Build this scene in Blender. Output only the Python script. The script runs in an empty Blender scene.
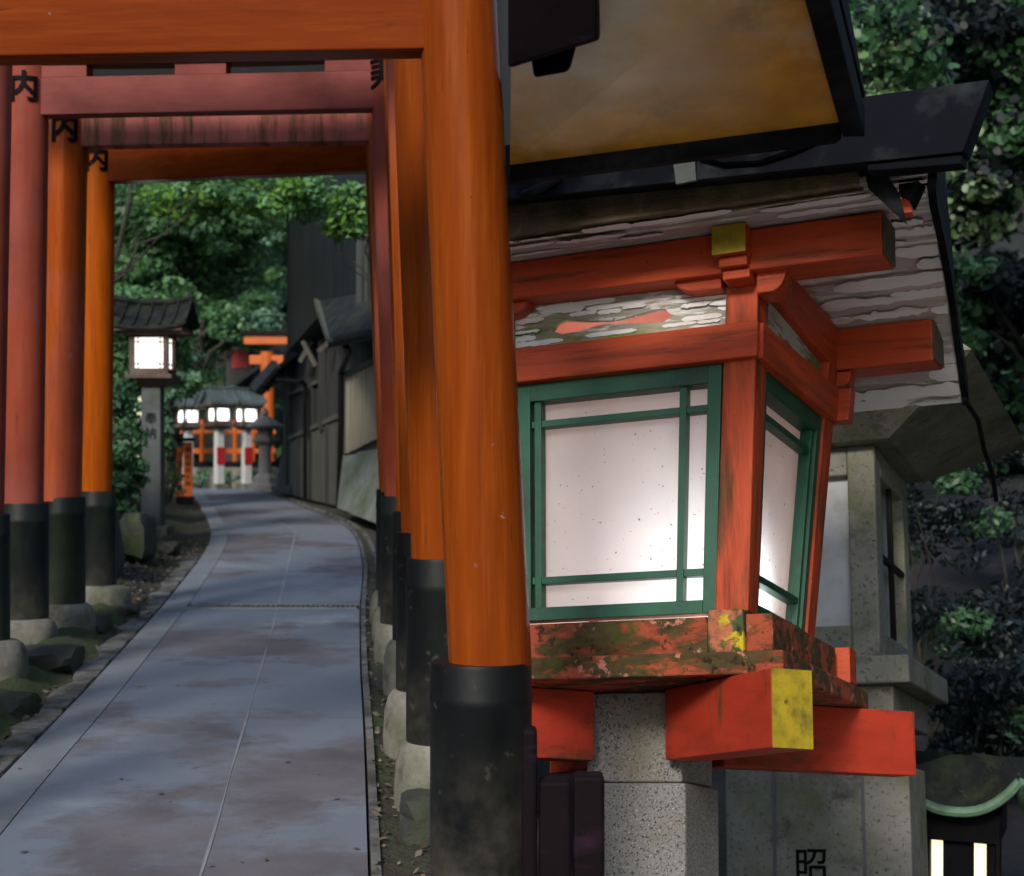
import bpy, bmesh, math, random
import numpy as np
from mathutils import Vector, Matrix
R = math.radians
rnd = random.Random(7)
rng = np.random.default_rng(7)
scene = bpy.context.scene
COL = scene.collection
F, CX, CY, CAMZ = 1600.0, 512.0, 469.0, 1.66

# ------------------------------------------------------------------ world, sun, camera
SUN_EL, SUN_AZ = R(34), R(200)          # azimuth measured clockwise from +Y
world = bpy.data.worlds.new("World"); scene.world = world; world.use_nodes = True
nt = world.node_tree; nt.nodes.clear()
sky = nt.nodes.new('ShaderNodeTexSky'); sky.sky_type = 'NISHITA'; sky.sun_disc = False
sky.sun_elevation = SUN_EL; sky.sun_rotation = SUN_AZ; sky.air_density = 1.3; sky.dust_density = 1.2; sky.ozone_density = 1.0
bg = nt.nodes.new('ShaderNodeBackground'); bg.inputs['Strength'].default_value = 0.11
wo = nt.nodes.new('ShaderNodeOutputWorld')
nt.links.new(sky.outputs[0], bg.inputs[0]); nt.links.new(bg.outputs[0], wo.inputs[0])
sl = bpy.data.lights.new('sun', 'SUN'); sl.energy = 1.25; sl.angle = R(12); sl.color = (1.0, 0.93, 0.84)
so = bpy.data.objects.new('sun', sl); COL.objects.link(so)
sdir = Vector((math.sin(SUN_AZ) * math.cos(SUN_EL), math.cos(SUN_AZ) * math.cos(SUN_EL), math.sin(SUN_EL)))
so.rotation_euler = sdir.to_track_quat('Z', 'Y').to_euler(); so.location = (0, -5, 20)

cd = bpy.data.cameras.new('camera'); cam = bpy.data.objects.new('camera', cd); COL.objects.link(cam)
cd.sensor_fit = 'HORIZONTAL'; cd.sensor_width = 36; cd.lens = 36 * F / 1024
cd.shift_y = (CY - 438) / 1024
cam.location = (0, 0, CAMZ); cam.rotation_euler = (R(90), 0, 0); cd.clip_end = 500; cd.clip_start = 0.05
cd.dof.use_dof = True; cd.dof.focus_distance = 6.3; cd.dof.aperture_fstop = 56.25e-3 / 0.0165
scene.camera = cam
scene.render.engine = 'CYCLES'
scene.view_settings.view_transform = 'Standard'; scene.view_settings.look = 'None'
scene.view_settings.exposure = 0.9; scene.view_settings.gamma = 1; scene.view_settings.use_curve_mapping = False
scene.cycles.use_denoising = True
scene.cycles.max_bounces = 8; scene.cycles.diffuse_bounces = 4; scene.cycles.sample_clamp_indirect = 4

# ------------------------------------------------------------------ helpers
WM = {}
def at(px, py, d):                       # a measured direction and distance -> point in metres
    return Vector(((px - CX) * d / F, d, CAMZ + (CY - py) * d / F))
def tag(o, label=None, cat=None, group=None, kind=None):
    if label: o['label'] = label
    if cat: o['category'] = cat
    if group: o['group'] = group
    if kind: o['kind'] = kind
    return o
def thing(name, label, cat, loc=(0, 0, 0), rot=None, group=None):
    o = bpy.data.objects.new(name, None); COL.objects.link(o); o.empty_display_size = .1
    m = Matrix.Translation(Vector(loc))
    if rot is not None: m = m @ rot.to_4x4()
    o.matrix_world = m; WM[o.name] = m
    return tag(o, label, cat, group)
def copy_tree(o, parent=None):
    c = o.copy(); COL.objects.link(c); WM[c.name] = WM[o.name]
    if parent: c.parent = parent
    for ch in list(o.children): copy_tree(ch, c)
    return c
class MB:
    """collects shapes (in world space, or through xf) and links them as ONE mesh object"""
    def __init__(s, xf=None): s.v = []; s.f = []; s.m = []; s.xf = xf
    def add(s, vs, fs, mi=0):
        b = len(s.v)
        for p in vs:
            p = Vector(p); s.v.append(s.xf @ p if s.xf is not None else p)
        for f in fs: s.f.append([i + b for i in f]); s.m.append(mi)
        return s
    def hexa(s, p, mi=0):                # p[0:4] bottom loop, p[4:8] top loop
        return s.add(p, [(3, 2, 1, 0), (4, 5, 6, 7), (0, 1, 5, 4), (1, 2, 6, 5), (2, 3, 7, 6), (3, 0, 4, 7)], mi)
    def box(s, x0, x1, y0, y1, z0, z1, mi=0):
        return s.hexa([(x0, y0, z0), (x1, y0, z0), (x1, y1, z0), (x0, y1, z0), (x0, y0, z1), (x1, y0, z1), (x1, y1, z1), (x0, y1, z1)], mi)
    def obox(s, c, ax, ay, az, mi=0):    # centre and three half-axis vectors
        c, ax, ay, az = Vector(c), Vector(ax), Vector(ay), Vector(az)
        return s.hexa([c-ax-ay-az, c+ax-ay-az, c+ax+ay-az, c-ax+ay-az, c-ax-ay+az, c+ax-ay+az, c+ax+ay+az, c-ax+ay+az], mi)
    def bar(s, p0, p1, wx, wz, up=(0, 0, 1), mi=0):
        p0, p1 = Vector(p0), Vector(p1); d = (p1 - p0); u = Vector(up)
        sx = d.cross(u)
        if sx.length < 1e-5: sx = d.cross(Vector((1, 0, 0)))
        sx.normalize(); sz = sx.cross(d).normalized()
        return s.obox((p0 + p1) / 2, sx * wx / 2, d / 2, sz * wz / 2, mi)
    def tube(s, pts, rad, n=12, mi=0, cap=True):
        pts = [Vector(p) for p in pts]; rad = rad if isinstance(rad, (list, tuple)) else [rad] * len(pts)
        vs = []; fs = []; ref = None
        for i, p in enumerate(pts):
            t = (pts[min(i + 1, len(pts) - 1)] - pts[max(i - 1, 0)]).normalized()
            if ref is None: ref = Vector((1, 0, 0)) if abs(t.x) < .9 else Vector((0, 1, 0))
            a = (ref - t * ref.dot(t)).normalized(); b = t.cross(a); ref = a
            for k in range(n):
                th = 2 * math.pi * k / n; vs.append(p + (a * math.cos(th) + b * math.sin(th)) * rad[i])
        for i in range(len(pts) - 1):
            for k in range(n):
                k2 = (k + 1) % n; fs.append((i*n + k, i*n + k2, (i+1)*n + k2, (i+1)*n + k))
        if cap: fs += [tuple(range(n - 1, -1, -1)), tuple(range((len(pts)-1)*n, len(pts)*n))]
        return s.add(vs, fs, mi)
    def lathe(s, prof, c=(0, 0, 0), n=32, mi=0, wob=0.0):
        vs = []; fs = []
        ph = [rnd.uniform(0, 6.28) for _ in range(4)]
        for r, z in prof:
            for k in range(n):
                th = 2*math.pi*k/n
                q = 1 + wob * (math.sin(2*th + ph[0]) + .6*math.sin(3*th + ph[1]) + .4*math.sin(5*th + ph[2] + z*9))
                vs.append((c[0] + r*q*math.cos(th), c[1] + r*q*math.sin(th), c[2] + z))
        for i in range(len(prof) - 1):
            for k in range(n):
                k2 = (k + 1) % n; fs.append((i*n + k, i*n + k2, (i+1)*n + k2, (i+1)*n + k))
        fs += [tuple(range(n - 1, -1, -1)), tuple(range((len(prof)-1)*n, len(prof)*n))]
        return s.add(vs, fs, mi)
    def prism(s, poly, d, mi=0):         # planar polygon (3D points) pushed along vector d
        poly = [Vector(p) for p in poly]; d = Vector(d); n = len(poly)
        vs = poly + [p + d for p in poly]
        fs = [tuple(range(n)), tuple(range(2*n - 1, n - 1, -1))] + [((i + 1) % n, i, i + n, (i + 1) % n + n) for i in range(n)]
        return s.add(vs, fs, mi)
    def build(s, name, mat, parent=None, smooth=False, bevel=0.0, seg=2, sub=0):
        me = bpy.data.meshes.new(name); o = bpy.data.objects.new(name, me); COL.objects.link(o)
        if parent is not None:
            w = WM[parent.name]; inv = w.inverted(); vs = [inv @ p for p in s.v]; o.parent = parent; WM[o.name] = w
        else: vs = s.v; WM[o.name] = Matrix.Identity(4)
        me.from_pydata([tuple(p) for p in vs], [], s.f)
        for m in (mat if isinstance(mat, (list, tuple)) else [mat]): me.materials.append(m)
        me.polygons.foreach_set('material_index', s.m)
        bm = bmesh.new(); bm.from_mesh(me); bmesh.ops.recalc_face_normals(bm, faces=bm.faces); bm.to_mesh(me); bm.free()
        if smooth:
            for p in me.polygons: p.use_smooth = True
            try: me.set_sharp_from_angle(angle=R(38))
            except Exception: pass
        if bevel:
            b = o.modifiers.new('bevel', 'BEVEL'); b.width = bevel; b.segments = seg; b.limit_method = 'ANGLE'; b.angle_limit = R(35)
        me.update(); return o
def np_mesh(name, V, n, mats, mi=None, parent=None):     # many separate n-gons, V = (N*n,3)
    N = len(V) // n; me = bpy.data.meshes.new(name)
    me.vertices.add(len(V)); me.vertices.foreach_set('co', np.ascontiguousarray(V, dtype=np.float32).ravel())
    me.loops.add(N * n); me.loops.foreach_set('vertex_index', np.arange(N * n, dtype=np.int32))
    me.polygons.add(N); me.polygons.foreach_set('loop_start', np.arange(0, N * n, n, dtype=np.int32))
    for m in mats: me.materials.append(m)
    if mi is not None: me.polygons.foreach_set('material_index', np.asarray(mi, dtype=np.int32))
    me.update(calc_edges=True); me.validate()
    o = bpy.data.objects.new(name, me); COL.objects.link(o)
    if parent is not None:
        o.parent = parent; o.matrix_parent_inverse = Matrix.Identity(4); me.transform(WM[parent.name].inverted()); WM[o.name] = WM[parent.name]
    else: WM[o.name] = Matrix.Identity(4)
    return o
def text_mesh(txt, size, depth=0.0, bold=0.0):     # writing as flat mesh data, centred
    c = bpy.data.curves.new('writing', 'FONT'); c.body = txt; c.size = size; c.align_x = 'CENTER'; c.align_y = 'CENTER'; c.extrude = depth; c.resolution_u = 3; c.offset = size * bold
    o = bpy.data.objects.new('writing', c); COL.objects.link(o)
    dg = bpy.context.evaluated_depsgraph_get(); me = bpy.data.meshes.new_from_object(o.evaluated_get(dg))
    bpy.data.objects.remove(o); bpy.data.curves.remove(c)
    return me
def text_mb(mb, txt, size, fn, cuts=2, bold=0.0):  # map the writing through fn(x,y)->point
    me = text_mesh(txt, size, 0.0, bold); bm = bmesh.new(); bm.from_mesh(me)
    bmesh.ops.triangulate(bm, faces=bm.faces)
    for _ in range(cuts):
        es = [e for e in bm.edges if e.calc_length() > size * .12]
        if not es: break
        bmesh.ops.subdivide_edges(bm, edges=es, cuts=1); bmesh.ops.triangulate(bm, faces=bm.faces)
    bm.verts.index_update()
    mb.add([fn(v.co.x, v.co.y) for v in bm.verts], [[v.index for v in f.verts] for f in bm.faces]); bm.free(); bpy.data.meshes.remove(me)

# ------------------------------------------------------------------ materials
def mat(name, base, var=.25, scale=4.0, stretch=(1, 1, 1), rough=.55, layers=(), bump=.15, bscale=30, spec=.5, coat=0.0, hue=0.02, metal=0.0, bdist=.01):
    m = bpy.data.materials.new(name); m.use_nodes = True; t = m.node_tree; N = t.nodes; L = t.links
    p = N['Principled BSDF']
    p.inputs['Roughness'].default_value = rough; p.inputs['Specular IOR Level'].default_value = spec
    p.inputs['Coat Weight'].default_value = coat; p.inputs['Coat Roughness'].default_value = .25; p.inputs['Metallic'].default_value = metal
    tc = N.new('ShaderNodeTexCoord'); oi = N.new('ShaderNodeObjectInfo')
    mul = N.new('ShaderNodeVectorMath'); mul.operation = 'SCALE'; mul.inputs[0].default_value = (37., 53., 71.)
    L.new(oi.outputs['Random'], mul.inputs['Scale'])
    add = N.new('ShaderNodeVectorMath'); add.operation = 'ADD'
    L.new(tc.outputs['Object'], add.inputs[0]); L.new(mul.outputs[0], add.inputs[1])
    def noise(sc, st, det=6, rgh=.6, dist=0.0):
        mp = N.new('ShaderNodeMapping'); mp.inputs['Scale'].default_value = st; L.new(add.outputs[0], mp.inputs['Vector'])
        n = N.new('ShaderNodeTexNoise'); n.inputs['Scale'].default_value = sc; n.inputs['Detail'].default_value = det; n.inputs['Roughness'].default_value = rgh; n.inputs['Distortion'].default_value = dist
        L.new(mp.outputs[0], n.inputs['Vector']); return n
    n1 = noise(scale, stretch, 8, .65)
    rp = N.new('ShaderNodeValToRGB'); rp.color_ramp.elements[0].position = .28; rp.color_ramp.elements[1].position = .72
    b = np.array(base)
    rp.color_ramp.elements[0].color = (*np.clip(b * (1 - var) * np.array([1 - hue, 1, 1 + hue]), 0, 1), 1)
    rp.color_ramp.elements[1].color = (*np.clip(b * (1 + var) * np.array([1 + hue, 1, 1 - hue]), 0, 1), 1)
    L.new(n1.outputs['Fac'], rp.inputs[0]); col = rp.outputs[0]
    nb = noise(bscale, stretch, 5, .6)
    hsum = nb.outputs['Fac']
    rsum = None
    for ly in layers:
        c, sc, thr, soft = ly[:4]; st = ly[4] if len(ly) > 4 else (1, 1, 1); hgt = ly[5] if len(ly) > 5 else 0.0; zr = ly[6] if len(ly) > 6 else None
        n = noise(sc, st, 9, .66, .06)
        mr = N.new('ShaderNodeMapRange'); mr.inputs['From Min'].default_value = thr - soft; mr.inputs['From Max'].default_value = thr + soft
        L.new(n.outputs['Fac'], mr.inputs['Value']); fac = mr.outputs[0]
        if zr is not None:           # layer held to one axis range: sleeve splash, painted canopy glow
            sx = N.new('ShaderNodeSeparateXYZ'); L.new(tc.outputs['Object'], sx.inputs[0])
            m2 = N.new('ShaderNodeMapRange'); m2.inputs['From Min'].default_value = zr[0]; m2.inputs['From Max'].default_value = zr[1]
            L.new(sx.outputs[zr[2] if len(zr) > 2 else 2], m2.inputs['Value']); mm = N.new('ShaderNodeMath'); mm.operation = 'MULTIPLY'; L.new(fac, mm.inputs[0]); L.new(m2.outputs[0], mm.inputs[1]); fac = mm.outputs[0]
        mx = N.new('ShaderNodeMix'); mx.data_type = 'RGBA'; L.new(fac, mx.inputs['Factor']); L.new(col, mx.inputs['A'])
        n2 = noise(sc * 3, st, 4); r2 = N.new('ShaderNodeValToRGB'); cc = np.array(c)
        r2.color_ramp.elements[0].position = .3; r2.color_ramp.elements[1].position = .7
        r2.color_ramp.elements[0].color = (*(cc * .65), 1); r2.color_ramp.elements[1].color = (*np.clip(cc * 1.3, 0, 1), 1)
        L.new(n2.outputs['Fac'], r2.inputs[0]); L.new(r2.outputs[0], mx.inputs['B']); col = mx.outputs['Result']
        if hgt:
            ma = N.new('ShaderNodeMath'); ma.operation = 'MULTIPLY_ADD'; ma.inputs[1].default_value = hgt; L.new(fac, ma.inputs[0]); L.new(hsum, ma.inputs[2]); hsum = ma.outputs[0]
        ra = N.new('ShaderNodeMath'); ra.operation = 'MULTIPLY_ADD'; ra.inputs[1].default_value = .12; L.new(fac, ra.inputs[0])
        if rsum is None: ra.inputs[2].default_value = rough
        else: L.new(rsum, ra.inputs[2])
        ra.use_clamp = True; rsum = ra.outputs[0]
    if rsum is not None: L.new(rsum, p.inputs['Roughness'])
    L.new(col, p.inputs['Base Color'])
    bp = N.new('ShaderNodeBump'); bp.inputs['Strength'].default_value = bump; bp.inputs['Distance'].default_value = bdist
    L.new(hsum, bp.inputs['Height']); L.new(bp.outputs[0], p.inputs['Normal'])
    return m
def leaf_mat(name, dark, light, rough=.45, trans=.35):
    m = bpy.data.materials.new(name); m.use_nodes = True; t = m.node_tree; N = t.nodes; L = t.links; N.clear()
    g = N.new('ShaderNodeNewGeometry'); rp = N.new('ShaderNodeValToRGB')
    rp.color_ramp.elements[0].color = (*dark, 1); rp.color_ramp.elements[1].color = (*light, 1)
    L.new(g.outputs['Random Per Island'], rp.inputs[0])
    p = N.new('ShaderNodeBsdfPrincipled'); p.inputs['Roughness'].default_value = rough; L.new(rp.outputs[0], p.inputs['Base Color'])
    tr = N.new('ShaderNodeBsdfTranslucent'); L.new(rp.outputs[0], tr.inputs[0])
    mx = N.new('ShaderNodeMixShader'); mx.inputs[0].default_value = trans; L.new(p.outputs[0], mx.inputs[1]); L.new(tr.outputs[0], mx.inputs[2])
    o = N.new('ShaderNodeOutputMaterial'); L.new(mx.outputs[0], o.inputs[0]); return m
def lit_mat(name, colr, strength):
    m = bpy.data.materials.new(name); m.use_nodes = True; p = m.node_tree.nodes['Principled BSDF']
    p.inputs['Base Color'].default_value = (.7, .7, .68, 1); p.inputs['Emission Color'].default_value = (*colr, 1); p.inputs['Emission Strength'].default_value = strength; p.inputs['Roughness'].default_value = .4
    return m
WOODG = (.12, .10, .085)
M = {}
ORA = (.50, .105, .018)
def torii_paint(name, base, fade=.0, moss=0.0, grain='z', rough=.20):
    st = {'z': (7, 7, .35), 'x': (.35, 7, 7)}[grain]
    d3 = tuple(c * k for c, k in zip(base, (.68, .58, .6)))
    l3 = (min(base[0] * 1.25, .6), base[1] * 1.45, base[2] * 1.3)
    ly = [(d3, 1.6, .60, .22, st), (l3, 3.5, .62, .18, st), ((.06, .022, .012), 9, .665, .03, st)]
    if fade: ly.append(((base[0] * .9, base[0] * .26, base[0] * .22), 1.1, .62 - fade * .25, .16, (1, 1, .6) if grain == 'z' else (.6, 1, 1)))
    if moss: ly.append(((.06, .075, .02), 3.0, .66 - moss * .2, .09, (4, 1, .5)))
    ly.append(((.03, .02, .015), 20, .72, .02)); ly.append(((.30, .22, .20), 8, .71, .02, (1, 1, 1)))
    return mat(name, base, .20, 2.2, st, rough, ly, .05, 18, .03 if grain == 'x' else .06, 0 if grain == 'x' else .03)
M['orange'] = torii_paint('orange_lacquer', (.255, .050, .006))
M['orange_x'] = torii_paint('orange_lacquer_beam', (.20, .034, .004), grain='x')
M['bright'] = torii_paint('fresh_orange_lacquer', (.44, .092, .007))
M['faded'] = torii_paint('faded_red_lacquer', (.33, .060, .022), .45, rough=.28)
M['worn'] = torii_paint('worn_orange_lacquer', (.42, .084, .013), .18)
M['pink_x'] = torii_paint('faded_pink_beam', (.30, .090, .075), .75, grain='x', rough=.35)
M['mossy_x'] = torii_paint('mossy_pink_beam', (.56, .20, .17), .7, .55, grain='x', rough=.4)
M['sleeve'] = mat('black_sleeve', (.006, .007, .008), .4, 4, (1, 1, .5), .5, [((.014, .020, .014), 2.4, .60, .12, (1, 1, .5)), ((.13, .12, .11), 3.2, .70, .012, (1, 1, .5)), ((.05, .05, .045), 14, .64, .03), ((.07, .065, .052), 5, .50, .12, (1, 1, 1), 0, (.60, .15))], .12, 30, .25)
M['sleeve_moss'] = mat('mossy_black_sleeve', (.008, .011, .012), .4, 3, (1, 1, .4), .5, [((.030, .048, .026), 1.7, .56, .14, (1, 1, .4)), ((.10, .11, .09), 6, .74, .03), ((.06, .06, .045), 5, .50, .12, (1, 1, 1), 0, (.60, .15))], .15, 26, .3)
M['black'] = mat('black_paint', (.006, .006, .007), .4, 6, rough=.5, bump=.1, spec=.12)
M['ink'] = mat('black_ink', (.004, .004, .005), .3, 9, rough=.6, bump=.05, spec=.1, layers=[((.2, .06, .03), 30, .68, .03)])
M['stone'] = mat('mossy_stone', (.24, .23, .20), .3, 6, rough=.85, layers=[((.085, .10, .045), 2.6, .54, .12), ((.07, .065, .055), 5, .62, .08)], bump=.4, bscale=40)
M['rock'] = mat('dark_rock', (.055, .055, .05), .4, 4, rough=.85, layers=[((.05, .075, .025), 3, .55, .1)], bump=.7, bscale=12, bdist=.03)
M['granite'] = mat('grey_granite', (.235, .23, .215), .14, 3, rough=.8, layers=[((.05, .05, .05), 95, .56, .03), ((.46, .45, .43), 120, .60, .03), ((.03, .03, .03), 60, .66, .02), ((.20, .17, .10), 1.8, .66, .1)], bump=.12, bscale=120, bdist=.004)
M['granite_old'] = mat('weathered_granite', (.27, .26, .22), .2, 3, rough=.8, layers=[((.09, .08, .06), 40, .60, .05), ((.15, .16, .08), 2.2, .55, .12), ((.07, .06, .055), 3.5, .64, .07)], bump=.3, bscale=70)
M['granite_dark'] = mat('dark_damp_granite', (.10, .115, .12), .25, 3, rough=.7, layers=[((.05, .05, .05), 60, .60, .03), ((.07, .085, .05), 2.2, .58, .12)], bump=.2, bscale=90)
M['border'] = mat('pale_border_concrete', (.20, .225, .25), .2, 2.5, rough=.8, layers=[((.16, .155, .16), 1.6, .58, .1)], bump=.3, bscale=80, bdist=.004)
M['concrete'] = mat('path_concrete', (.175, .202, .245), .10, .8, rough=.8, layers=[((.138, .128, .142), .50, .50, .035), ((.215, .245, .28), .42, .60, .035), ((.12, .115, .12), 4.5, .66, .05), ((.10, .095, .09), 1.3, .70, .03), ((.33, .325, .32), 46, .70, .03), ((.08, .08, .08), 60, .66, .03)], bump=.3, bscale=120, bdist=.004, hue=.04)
M['kerb'] = mat('kerb_concrete', (.17, .17, .165), .25, 2, rough=.85, layers=[((.06, .055, .045), 3, .52, .08), ((.05, .06, .03), 5, .60, .06)], bump=.3, bscale=60)
M['seam'] = mat('pale_seam', (.26, .27, .29), .3, 3, rough=.8, bump=.2)
M['joint'] = mat('dark_joint', (.15, .145, .15), .3, 6, rough=.9, bump=.2)
M['earth'] = mat('damp_earth', (.050, .042, .034), .45, 2.2, rough=.95, layers=[((.045, .065, .018), 1.1, .55, .12), ((.11, .10, .09), 9, .66, .06), ((.10, .06, .035), 16, .68, .04)], bump=.9, bscale=14, bdist=.05)
M['moss'] = mat('green_moss', (.045, .065, .018), .4, 6, rough=.95, layers=[((.06, .05, .035), 3, .6, .1)], bump=.8, bscale=40, bdist=.02)
M['steel'] = mat('grate_steel', (.32, .33, .34), .3, 8, rough=.4, bump=.1, metal=.8)
M['wood_dark'] = mat('dark_weathered_boards', (.028, .030, .031), .4, 2.5, (9, 9, .3), .8, [((.085, .085, .08), 2, .6, .12, (9, 9, .25))], .35, 20)
M['wood_blue'] = mat('dark_sheet_cladding', (.012, .015, .017), .25, 1.5, (5, 5, .3), .55, [((.020, .022, .023), 1.5, .6, .1, (4, 4, .3))], .2, 20)
M['wood_grey'] = mat('grey_weathered_boards', (.085, .086, .076), .35, 2.5, (9, 9, .3), .8, [((.05, .048, .04), 2, .6, .1, (9, 9, .25)), ((.09, .11, .055), 1.2, .62, .12)], .4, 20)
M['slat'] = mat('bamboo_slats', (.32, .29, .22), .35, 3, (12, 12, .3), .7, [((.07, .065, .05), 2, .6, .1, (9, 9, .25))], .3, 20)
M['sheet'] = mat('grey_corrugated_sheet', (.17, .185, .17), .2, 2, (1, 1, .4), .6, [((.09, .115, .065), 1.6, .55, .12), ((.07, .06, .05), 3, .68, .06)], .3, 30)
M['tile'] = mat('dark_roof_shingle', (.022, .023, .025), .4, 5, rough=.7, spec=.15, layers=[((.14, .14, .13), 14, .68, .04), ((.05, .065, .03), 3, .6, .1)], bump=.5, bscale=25, bdist=.03)
M['copper'] = mat('verdigris_roof', (.10, .135, .135), .3, 4, rough=.6, layers=[((.05, .06, .065), 3, .58, .1)], bump=.2)
M['lan_wood'] = mat('brown_lantern_wood', (.10, .06, .045), .35, 5, (3, 3, 1), .7, [((.17, .15, .13), 4, .6, .1)], .3, 25)
M['white_paint'] = mat('white_paint', (.62, .62, .60), .1, 5, rough=.6, layers=[((.3, .3, .28), 6, .68, .05)])
M['red_paint'] = mat('bright_red_paint', (.50, .02, .025), .15, 5, rough=.5)
M['far_orange'] = mat('bright_vermilion', (.62, .13, .015), .12, 3, rough=.4)
M['bark'] = mat('tree_bark', (.050, .042, .036), .4, 5, (4, 4, .6), .9, [((.05, .065, .03), 2.5, .58, .1)], .9, 14, bdist=.04)
M['litter'] = leaf_mat('fallen_leaves', (.05, .03, .018), (.26, .22, .16), .8, .1)
M['pebble'] = mat('pale_pebbles', (.2, .195, .185), .4, 9, rough=.85)

# ------------------------------------------------------------------ ground, path
def table(tb):
    ys = [a for a, b in tb]; xs = [b for a, b in tb]
    def f(y):
        if y <= ys[0]: return xs[0] + (y - ys[0]) * (xs[1] - xs[0]) / (ys[1] - ys[0])
        return float(np.interp(y, ys, xs))
    return f
_pl = table([(5.58, -2.10), (7, -2.24), (9, -2.42), (10.9, -2.61), (12.8, -2.80), (16.6, -3.24), (18.5, -3.50), (19.7, -3.70), (21.2, -4.0), (23.1, -4.43), (26.0, -5.1), (28.6, -5.72), (31, -6.4), (34, -7.6), (90, -24)])
_pr = table([(5.58, -.49), (7.8, -.71), (10, -.94), (12.8, -1.21), (14.4, -1.34), (16, -1.48), (18.3, -1.74), (20, -1.98), (21.8, -2.34), (23.5, -2.85), (25, -3.3), (28.9, -4.45), (31, -5.0), (34, -5.6), (90, -20)])
def sm(f, y): return (f(y - .5) + 2 * f(y) + f(y + .5)) / 4
def pl(y): return sm(_pl, y)
def pr(y): return sm(_pr, y)
def zp(y):
    if y < 27.5: return .0431 * y
    t = min((y - 27.5) / 4, 1); return .0431 * 27.5 + .0431 * 4 * (t - t * t / 2)
def ss(a, b, x):
    t = min(max((x - a) / (b - a), 0), 1); return t * t * (3 - 2 * t)
def hn(x, y, s=1.0):
    return (math.sin(x*1.7*s + y*.9*s + 1.3) + math.sin(x*3.1*s - y*2.3*s) * .6 + math.sin(x*5.3*s + y*4.7*s + 2) * .35 + math.sin(-x*9.1*s + y*8.3*s) * .2) / 2.15
def gz(x, y):
    z = zp(y); L_, R_ = pl(y), pr(y)
    if x < L_:
        d = L_ - x
        st = np.interp(y, [12.6, 13.6, 17.3, 18.3, 24, 28], [1.15, .62, .70, 1.0, .9, 1.1])
        z += -.03 + .10 * ss(.25, .6, d) + .02 * hn(x, y, 2)
        if d > st:
            e = d - st; fl = 1 - ss(26, 30, y) * .85
            z += fl * (min(e, 1.2) * 1.75 + max(min(e, 6) - 1.2, 0) * .8 + .18 * hn(x, y, 1.2) * min(e * 2, 1))
    elif x > R_:
        d = x - R_
        z += -.03 * ss(.02, .1, d) + .015 * hn(x, y, 3)
        near = 1 - ss(14, 19, y)
        z -= near * (.75 + .9 * ss(6.6, 8.0, y)) * ss(.62, 1.25, d)
        if y > 14: z += ss(14, 30, y) * ss(2.5, 7, d) * .6
    z += max(y - 40, 0) * .85 * (1 if y < 90 else 1) + .25 * hn(x, y, .5) * ss(38, 44, y)
    z += max(x - 11, 0) * .7 + .3 * max(-x - 16, 0) + (1 - ss(8, 12, y)) * max(min(x, 11) - 3.5, 0) * 2.0  # last term: unseen near bank added to darken the lantern's right side
    z += min(max(-y - 12, 0) * .5, 2.5)  # low rise behind the camera, added to block low sky
    return z
ys = list(np.arange(-26, 3, 1.0)) + list(np.arange(3, 22, .22)) + list(np.arange(22, 42, .6)) + list(np.arange(42, 80, 2.0))
lo = [0, .1, .2, .3, .42, .54, .66, .78, .9, 1.02, 1.14, 1.3, 1.5, 1.75, 2.05, 2.4, 2.9, 3.6, 4.6, 6, 8, 11, 15, 22, 32]
ro = [0, .05, .12, .2, .3, .42, .54, .66, .78, .9, 1.05, 1.25, 1.5, 1.9, 2.5, 3.2, 4.2, 5.5, 7, 9, 12, 16, 22, 32]
V = []; Fc = []
rows = []
for y in ys:
    L_, R_ = pl(y), pr(y); row = []
    for o in reversed(lo): row.append((L_ - o, y, gz(L_ - o - 1e-4, y)))
    row.append((L_ + .02, y, zp(y) - .15)); row.append((R_ - .02, y, zp(y) - .15))
    for o in ro: row.append((R_ + o, y, gz(R_ + o + 1e-4, y)))
    rows.append(row)
g = MB(); nc = len(rows[0])
g.add([p for r in rows for p in r], [(i*nc + j, i*nc + j + 1, (i+1)*nc + j + 1, (i+1)*nc + j) for i in range(len(rows) - 1) for j in range(nc - 1)])
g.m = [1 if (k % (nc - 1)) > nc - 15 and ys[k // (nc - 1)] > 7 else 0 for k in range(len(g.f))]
M['shade_ground'] = mat('shade_painted_earth', (.014, .013, .018), .5, 1.2, rough=.95, layers=[((.02, .028, .02), .8, .55, .15), ((.035, .028, .03), 3, .60, .12)], bump=.6, bscale=10, bdist=.05)  # purple-black tone puts the slope's deep shade into the ground colour
tag(g.build('ground', [M['earth'], M['shade_ground']], smooth=True), 'damp dark earth and mossy bank beside the path, with painted shade and added light-blocking rises', None, None, 'structure')
def strip(mb, fa, fb, y0, y1, dz=0.0, step=.25, thick=.12):
    yy = list(np.arange(y0, y1, step)) + [y1]; vs = []; n = len(yy)
    for y in yy: vs += [(fa(y), y, zp(y) + dz), (fb(y), y, zp(y) + dz), (fb(y), y, zp(y) + dz - thick), (fa(y), y, zp(y) + dz - thick)]
    fs = []
    for i in range(n - 1):
        a, b = 4*i, 4*i + 4
        for k in range(4): fs.append((a + k, a + (k+1) % 4, b + (k+1) % 4, b + k))
    fs += [(0, 1, 2, 3), (4*n - 1, 4*n - 2, 4*n - 3, 4*n - 4)]
    mb.add(vs, fs); return mb
G0, G1 = 12.72, 13.06     # where the drain grate crosses
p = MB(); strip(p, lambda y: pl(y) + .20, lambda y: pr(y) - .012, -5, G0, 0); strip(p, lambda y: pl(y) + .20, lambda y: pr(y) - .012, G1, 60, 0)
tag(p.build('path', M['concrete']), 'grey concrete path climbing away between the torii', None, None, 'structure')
p = MB(); strip(p, lambda y: pl(y), lambda y: pl(y) + .197, -5, 60, .004, .25)
tag(p.build('path_border', M['border']), 'pale concrete border along the path', None, None, 'structure')
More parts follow.
